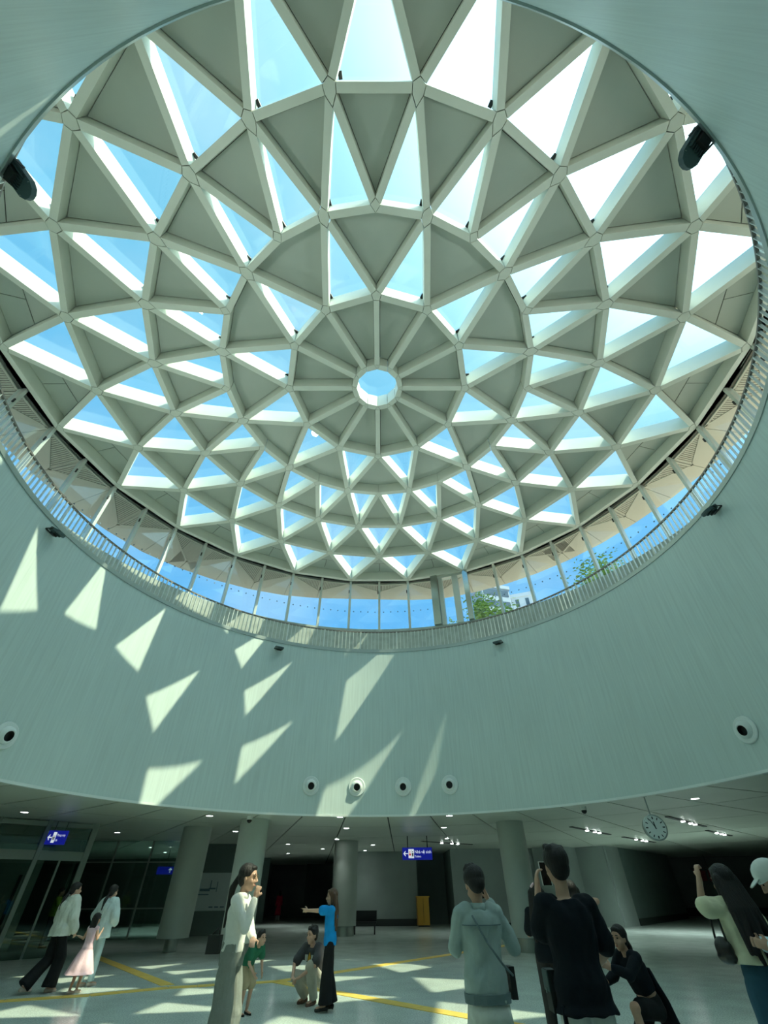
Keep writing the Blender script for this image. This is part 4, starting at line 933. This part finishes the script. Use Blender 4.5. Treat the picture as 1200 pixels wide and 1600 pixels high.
def phone(loc, rz, tilt, lab, m='phone', case='white'):
    e_ = empty('phone', loc, rz); e_.rotation_euler = (tilt, 0, rz); tag(e_, lab, 'phone'); obj('phone_body', box((0, 0, 0), (.078, .010, .160)), M[m], e_); obj('case_edge', join(box((-.041, 0, 0), (.006, .013, .164)), box((.041, 0, 0), (.006, .013, .164)), box((0, 0, .082), (.088, .013, .006))), M[case], e_)
    obj('lens', join(cyl((.02, .005, .06), (.02, .009, .06), .009, n=10), cyl((.02, .005, .035), (.02, .009, .035), .009, n=10)), M['eyec'], e_); return e_
phone((1.63, -4.10, 1.65), 0, -.1, 'dark phone with pale case held up by the man in black')
phone((1.17, -3.22, 1.56), 0.1, -.1, 'phone in front of the face of the man in denim')
bg2 = empty('sling_bag', (1.455, -4.28, 0.97)); tag(bg2, 'black sling bag on the left hip of the man in black', 'bag'); obj('bag_body', box((0, 0, 0), (.07, .14, .22)), M['black'], bg2); obj('flap', box((-.038, 0, .05), (.008, .14, .11)), M['flood'], bg2); obj('buckle', box((-.044, 0, .0), (.006, .03, .03)), M['inox'], bg2)

# -- two women hidden behind him
r_, J, s, hp = person('woman in black top behind the tall man, raised right arm showing past his neck', (2.68, -1.50, 0), fac(-.15, 1), 1.62, female=True,
    J=dict(elR=(.40, .04, 1.50), wrR=(.20, .16, 1.53), elL=(-.24, .1, 1.2), wrL=(-.10, .22, 1.42), hdR=(-.5, .2, .8), hdL=(.2, .2, 1)), hands=('hold', 'point'), top=dict(m='blackc', g=.014, sleeve='short'), bottom=dict(m='darkp', g=.02), shoes=dict(m='shoeb'), hair='long', voxel=.014)
r_, J, s, hp = person('woman with long black hair and pink hair clip, mostly hidden left of the tall man', (2.40, -0.85, 0), fac(.3, 1), 1.60, female=True,
    J=dict(elL=(-.22, .10, 1.15), wrL=(-.12, .24, 1.32)), hands=('hold', 'relax'), top=dict(m='blackc', g=.02, sleeve='half'), bottom=dict(m='darkp', g=.02), shoes=dict(m='shoeb'), hair='long', voxel=.014)
obj('hair_clip', capsule(hp(-.05, -.09, .09), hp(-.02, -.10, .12), .018, .014, 8), M['pink'], r_, True)

# -- crouching woman in black
r_, J, s, hp = person('kneeling woman in open black shirt and black skirt looking left, by the tall man', (3.38, -1.25, 0), fac(-1, -.35), 1.62, female=True,
    J=dict(pelvis=(0, -.10, .50), waist=(0, -.06, .63), chest=(0, .02, .82), neck=(0, .09, .985), head=(0, .135, 1.115), shL=(-.15, .08, .94), shR=(.15, .08, .94), elL=(-.18, .28, .80), wrL=(-.10, .46, .86), elR=(.19, .22, .76), wrR=(.12, .40, .72),
           hipL=(-.09, -.10, .47), hipR=(.09, -.10, .47), knL=(-.13, .30, .52), anL=(-.12, .22, .10), knR=(.14, .22, .10), anR=(.12, -.20, .07), toeR=(0, -1, -.1)),
    hands=('hold', 'relax'), top=dict(m='blackc', g=.022, sleeve='long', skip=2, name='open_shirt'), bottom=dict(m='blackp', kind='shorts', g=.02, len=.72), shoes=dict(m='whitec'), hair='ponytail', voxel=.009, headyaw=.25)
fuse('shirt_tail', loft([(V3((0, -.34, .26))*s, Vector((1, 0, 0)), Vector((0, 1, 0)), .17*s, .03*s), (V3((0, -.24, .55))*s, Vector((1, 0, 0)), Vector((0, 1, 0)), .17*s, .035*s), (V3((0, -.09, .85))*s, Vector((1, 0, 0)), Vector((0, 1, 0)), .15*s, .04*s)], 16), .013, M['blackc'], r_, 1, .004)
obj('earring', ball(hp(.078, 0, -.04), .010, 8, 6), M['inox'], r_, True)

# -- woman in cream blouse from behind
r_, J, s, hp = person('woman in pale yellow blouse and wide jeans from behind, fist raised beside wavy hair', (3.56, -3.56, 0), fac(-.15, 1), 1.70, female=True,
    J=dict(elL=(-.30, .05, 1.42), wrL=(-.235, .03, 1.62), hdL=(.15, 0, 1), shL=(-.155, 0, 1.40), elR=(.24, .0, 1.13), wrR=(.16, .20, 1.06)),
    hands=('fist', 'relax'), top=dict(m='cream', g=.026, wid=1.08, sleeve='half', peplum=True, wr=.008, name='blouse'), bottom=dict(m='jeans', g=.035, flare=.045), shoes=dict(m='whitec'), hair='longwave', voxel=.009)
hb = empty('shoulder_bag', (3.33, -3.52, 1.12)); tag(hb, 'small shiny black shoulder bag hanging under the arm of the woman in pale yellow', 'bag')
fuse('bag_body', join(ball((0, 0, 0), (.055, .12, .09), 12, 8), ball((0, 0, -.05), (.06, .13, .05), 12, 8)), .012, M['shoeb'], hb, 1); strap('handle', [Vector((0, -.08, .06)), Vector((.02, -.05, .26)), Vector((.05, 0, .33)), Vector((.02, .06, .26)), Vector((0, .09, .06))], .010, M['shoeb'], hb)
# -- person in white cap
r_, J, s, hp = person('person in white baseball cap and pale blue top looking down, at the right edge', (3.78, -4.05, 0), fac(-1, .35), 1.72, female=False,
    J=dict(head=(0, .07, 1.57), elL=(-.22, .10, 1.12), wrL=(-.12, .32, 1.16), elR=(.22, .10, 1.12), wrR=(.12, .32, 1.16)), hands=('hold', 'hold'), top=dict(m='bluewhite', g=.03, sleeve='long'), bottom=dict(m='jeans', g=.02), shoes=dict(m='whitec'), hair='bob', voxel=.009, headpitch=-.45)
hrm = Matrix.Rotation(-.45, 3, 'X')
ax, ay = hrm @ Vector((1, 0, 0)), hrm @ Vector((0, 1, 0))
cp = obj('cap_crown', loft([(hp(0, -.015, z_), ax, ay, a_*hs_, b_*hs_) for hs_ in (1.12,) for z_, a_, b_ in ((.020, .096, .110), (.045, .098, .112), (.080, .093, .105), (.110, .078, .086), (.130, .052, .056), (.140, .022, .024), (.142, .004, .004))], 24), M['cap'], r_, True); obj('cap_brim', loft([(hp(0, .085, .052), hrm @ Vector((1, 0, 0)), hrm @ Vector((0, 0, 1)), .070, .010), (hp(0, .135, .042), hrm @ Vector((1, 0, 0)), hrm @ Vector((0, 0, 1)), .062, .008), (hp(0, .165, .035), hrm @ Vector((1, 0, 0)), hrm @ Vector((0, 0, 1)), .036, .006)], 14), M['cap'], cp, True)
obj('cap_emblem', ball(hp(.088, -.01, .055), (.004, .014, .010), 8, 6, hrm), M['darkp'], cp, True)

# -- woman in white turtleneck, profile to the right
r_, J, s, hp = person('woman in white turtleneck and grey wide trousers in profile, fist at her chin, long ponytail', (-1.62, -1.97, 0), fac(1, -.12), 1.80, female=True,
    J=dict(elR=(.17, .16, 1.16), wrR=(.10, .20, 1.41), hdR=(0, .25, 1), elL=(-.20, .10, 1.12), wrL=(.02, .22, 1.07), hdL=(1, .3, -.2), knL=(-.10, .05, .49), knR=(.10, .02, .49), neck=(0, .01, 1.44), head=(0, .045, 1.585)),
    hands=('relax', 'fist'), top=dict(m='creamtop', g=.010, sleeve='long', wr=.005, name='turtleneck', collar=True, skip=1), bottom=dict(m='greyp', g=.03, flare=.05, wr=.009), shoes=dict(m='shoeb', heel=1), hair='ponytail', voxel=.0085)
obj('glasses', join(*[xf(lathe([(.019, -.0015), (.021, -.0015), (.021, .0015), (.019, .0015)], 18, close=True), Matrix.Translation(hp(x, .098, .010)) @ Matrix.Rotation(PI/2, 4, 'X')) for x in (-.03, .03)], cyl(hp(-.01, .1, .012), hp(.01, .1, .012), .0015, n=6), cyl(hp(.051, .098, .012), hp(.078, .0, .012), .0018, n=6), cyl(hp(-.051, .098, .012), hp(-.078, .0, .012), .0018, n=6)), M['gold'], r_)
hb = empty('handbag', (-1.85, -1.99, 1.09)); tag(hb, 'black square handbag behind the waist of the woman in white turtleneck', 'bag')
obj('bag_body', prism([(-.08, -.035), (.07, -.035), (.08, .035), (-.07, .035)], -.08, .08), M['black'], hb); strap('strap', [Vector((-.05, 0, .07)), Vector((.02, .0, .14)), Vector((.05, 0, .07))], .006, M['shoeb'], hb)

# -- leaning boy in green
r_, J, s, hp = person('boy in dark green shirt and khaki shorts leaning out behind the woman in grey trousers', (-2.24, 1.92, 0), fac(.9, -.75), 1.20, hair='short', hk=1.25,
    J=dict(pelvis=(0, -.12, .86), waist=(0, -.02, .97), chest=(0, .12, 1.09), neck=(0, .26, 1.20), head=(0, .34, 1.31), shL=(-.16, .20, 1.14), shR=(.16, .20, 1.14), elL=(-.20, .22, .88), wrL=(-.13, .36, .72), elR=(.20, .22, .88), wrR=(.13, .36, .72), hipL=(-.09, -.12, .84), hipR=(.09, -.12, .84), knL=(-.10, .06, .46), knR=(.10, .06, .46)),
    hands=('relax', 'relax'), top=dict(m='green', g=.03, sleeve='short', hem=.04), bottom=dict(m='khaki', kind='shorts', g=.04, len=.85), shoes=dict(m='shoeb'), voxel=.0085, headpitch=.15)
# -- squatting man
r_, J, s, hp = person('squatting man in dark printed tee and beige trousers with clasped hands', (-1.22, 2.85, 0), fac(-.75, -1), 1.70,
    J=dict(pelvis=(0, -.18, .30), waist=(0, -.14, .44), chest=(0, -.05, .62), neck=(0, .03, .785), head=(0, .07, .905), shL=(-.19, .02, .73), shR=(.19, .02, .73), elL=(-.27, .22, .52), wrL=(-.08, .43, .37), elR=(.27, .22, .52), wrR=(.08, .43, .37), hdL=(1, .3, -.3), hdR=(-1, .3, -.3),
           hipL=(-.10, -.18, .27), hipR=(.10, -.18, .27), knL=(-.19, .26, .50), knR=(.21, .22, .36), anL=(-.15, .06, .085), anR=(.15, -.02, .085)),
    hands=('hold', 'hold'), hk=1.15, top=dict(m='greyt', wid=1.08, g=.026, sleeve='half', skip=1), bottom=dict(m='beige', g=.035), shoes=dict(m='shoebr'), hair='short', voxel=.009, headyaw=-.1)
pr = Matrix.Translation(V3((0, .095, .56))*1.0)
obj('tee_print', join(*[box((x, .108, .60), (.022, .012, .085)) for x in (-.115, -.075, .055, .095)], box((.075, .108, .565), (.06, .012, .015))), M['whitec'], r_)
obj('tee_print_flame', prism([(-.03, -.05), (.03, -.05), (.035, 0), (0, .075), (-.03, .01)], 0, .012), M['orange'], r_).matrix_local = Matrix.Translation((-.01, .115, .60)) @ Matrix.Rotation(PI/2, 4, 'X')
# -- woman in blue pointing left
r_, J, s, hp = person('woman in bright blue top and black wide trousers pointing left with outstretched arm', (-.84, 2.14, 0), fac(-1, -.10), 1.58, female=True,
    J=dict(elL=(-.14, .26, 1.38), wrL=(-.10, .49, 1.385), hdL=(0, 1, .04), knL=(-.09, .03, .49), knR=(.09, .0, .49), anL=(-.09, .03, .10), anR=(.09, -.08, .10)),
    hands=('point', 'relax'), top=dict(m='blue', g=.020, sleeve='half', wr=.009, name='blue_top'), bottom=dict(m='blackp', g=.03, flare=.045), shoes=dict(m='shoeb', heel=1), hair='long', hairm='hairb', voxel=.0085)
strap('white_strap', [V3((.14, .06, .98)), V3((.165, -.02, .92)), V3((.15, -.10, .80))], .008, M['whitec'], r_)
# -- mother, girl, friend on the left
r_, J, s, hp = person('woman in cream hoodie and black flared trousers walking, holding the girl by the hand', (-7.15, 4.30, 0), fac(.55, .85), 1.74, female=True,
    J=dict(hipL=(-.09, .0, .90), knL=(-.09, .02, .49), anL=(-.09, -.30, .12), knR=(.09, .16, .50), anR=(.09, .12, .08), elR=(.24, .05, 1.12), wrR=(.26, .16, .92), elL=(-.22, .0, 1.12), wrL=(-.20, .14, .93)),
    hands=('relax', 'hold'), top=dict(m='hoodie', g=.075, sleeve='long', hem=.03, flare=.02, wid=1.12, wr=.009, name='hoodie', hood=True), bottom=dict(m='blackp', g=.035, flare=.045), shoes=dict(m='shoep'), hair='lowtail', voxel=.010, headyaw=-.3)
r_, J, s, hp = person('little girl in pink pleated dress seen from behind, held by the hand', (-6.36, 4.18, 0), fac(.30, .9), 1.20, female=True, hk=1.25,
    J=dict(elL=(-.30, .02, 1.16), wrL=(-.52, .04, 1.20), elR=(.22, .05, 1.15), wrR=(.16, .20, 1.30), knL=(-.09, .0, .48), anL=(-.09, -.06, .08), knR=(.08, .06, .48), anR=(.08, .02, .10)),
    hands=('relax', 'relax'), top=dict(m='pink', g=.012, sleeve='none', name='dress_bodice'), bottom=dict(m='pink', kind='skirt', hem=.40, r=.42, pleat=.07), shoes=dict(m='shoep'), hair='bob', voxel=.010)
r_, J, s, hp = person('woman in white hooded jacket and pale blue jeans seen from behind, beyond the girl', (-6.62, 5.10, 0), fac(.35, .94), 1.70, female=True,
    J=dict(elL=(-.36, .03, 1.16), wrL=(-.34, .18, .98), elR=(.28, .03, 1.13), wrR=(.16, .22, 1.02), knL=(-.08, .0, .49), anL=(-.08, -.06, .08), knR=(.08, .05, .49), anR=(.08, .08, .08)),
    hands=('relax', 'relax'), top=dict(m='whitehood', g=.065, sleeve='long', hem=.09, flare=.02, wid=1.12, wr=.008, name='hooded_jacket', hood=True), bottom=dict(m='paleblue', g=.02), shoes=dict(m='shoep'), hair='lowtail', voxel=.010)
# -- far figures
r_, J, s, hp = person('person in long dark red dress far back in the passage', (-8.0, 36.0, 0), 0.3, 1.68, female=True, top=dict(m='redc', g=.02, sleeve='long'), bottom=dict(m='redc', kind='skirt', hem=.30, r=.24, pleat=.03), shoes=dict(m='whitec'), hair='bob', voxel=.02)
obj('white_trousers', join(cyl((-.09, 0, .05), (-.09, 0, .5), .09), cyl((.09, 0, .05), (.09, 0, .5), .09)), M['whitec'], r_)
r_, J, s, hp = person('man in lime green shirt behind the left glazing', (-13.3, 14.6, 0), fac(1, .3), 1.75, J=dict(elR=(.2, .15, 1.12), wrR=(.05, .3, 1.15)), top=dict(m='lime', g=.03, sleeve='short'), bottom=dict(m='darkp', g=.02), shoes=dict(m='shoeb'), hair='short', voxel=.016)
bpy.data.scenes.remove(WORK)
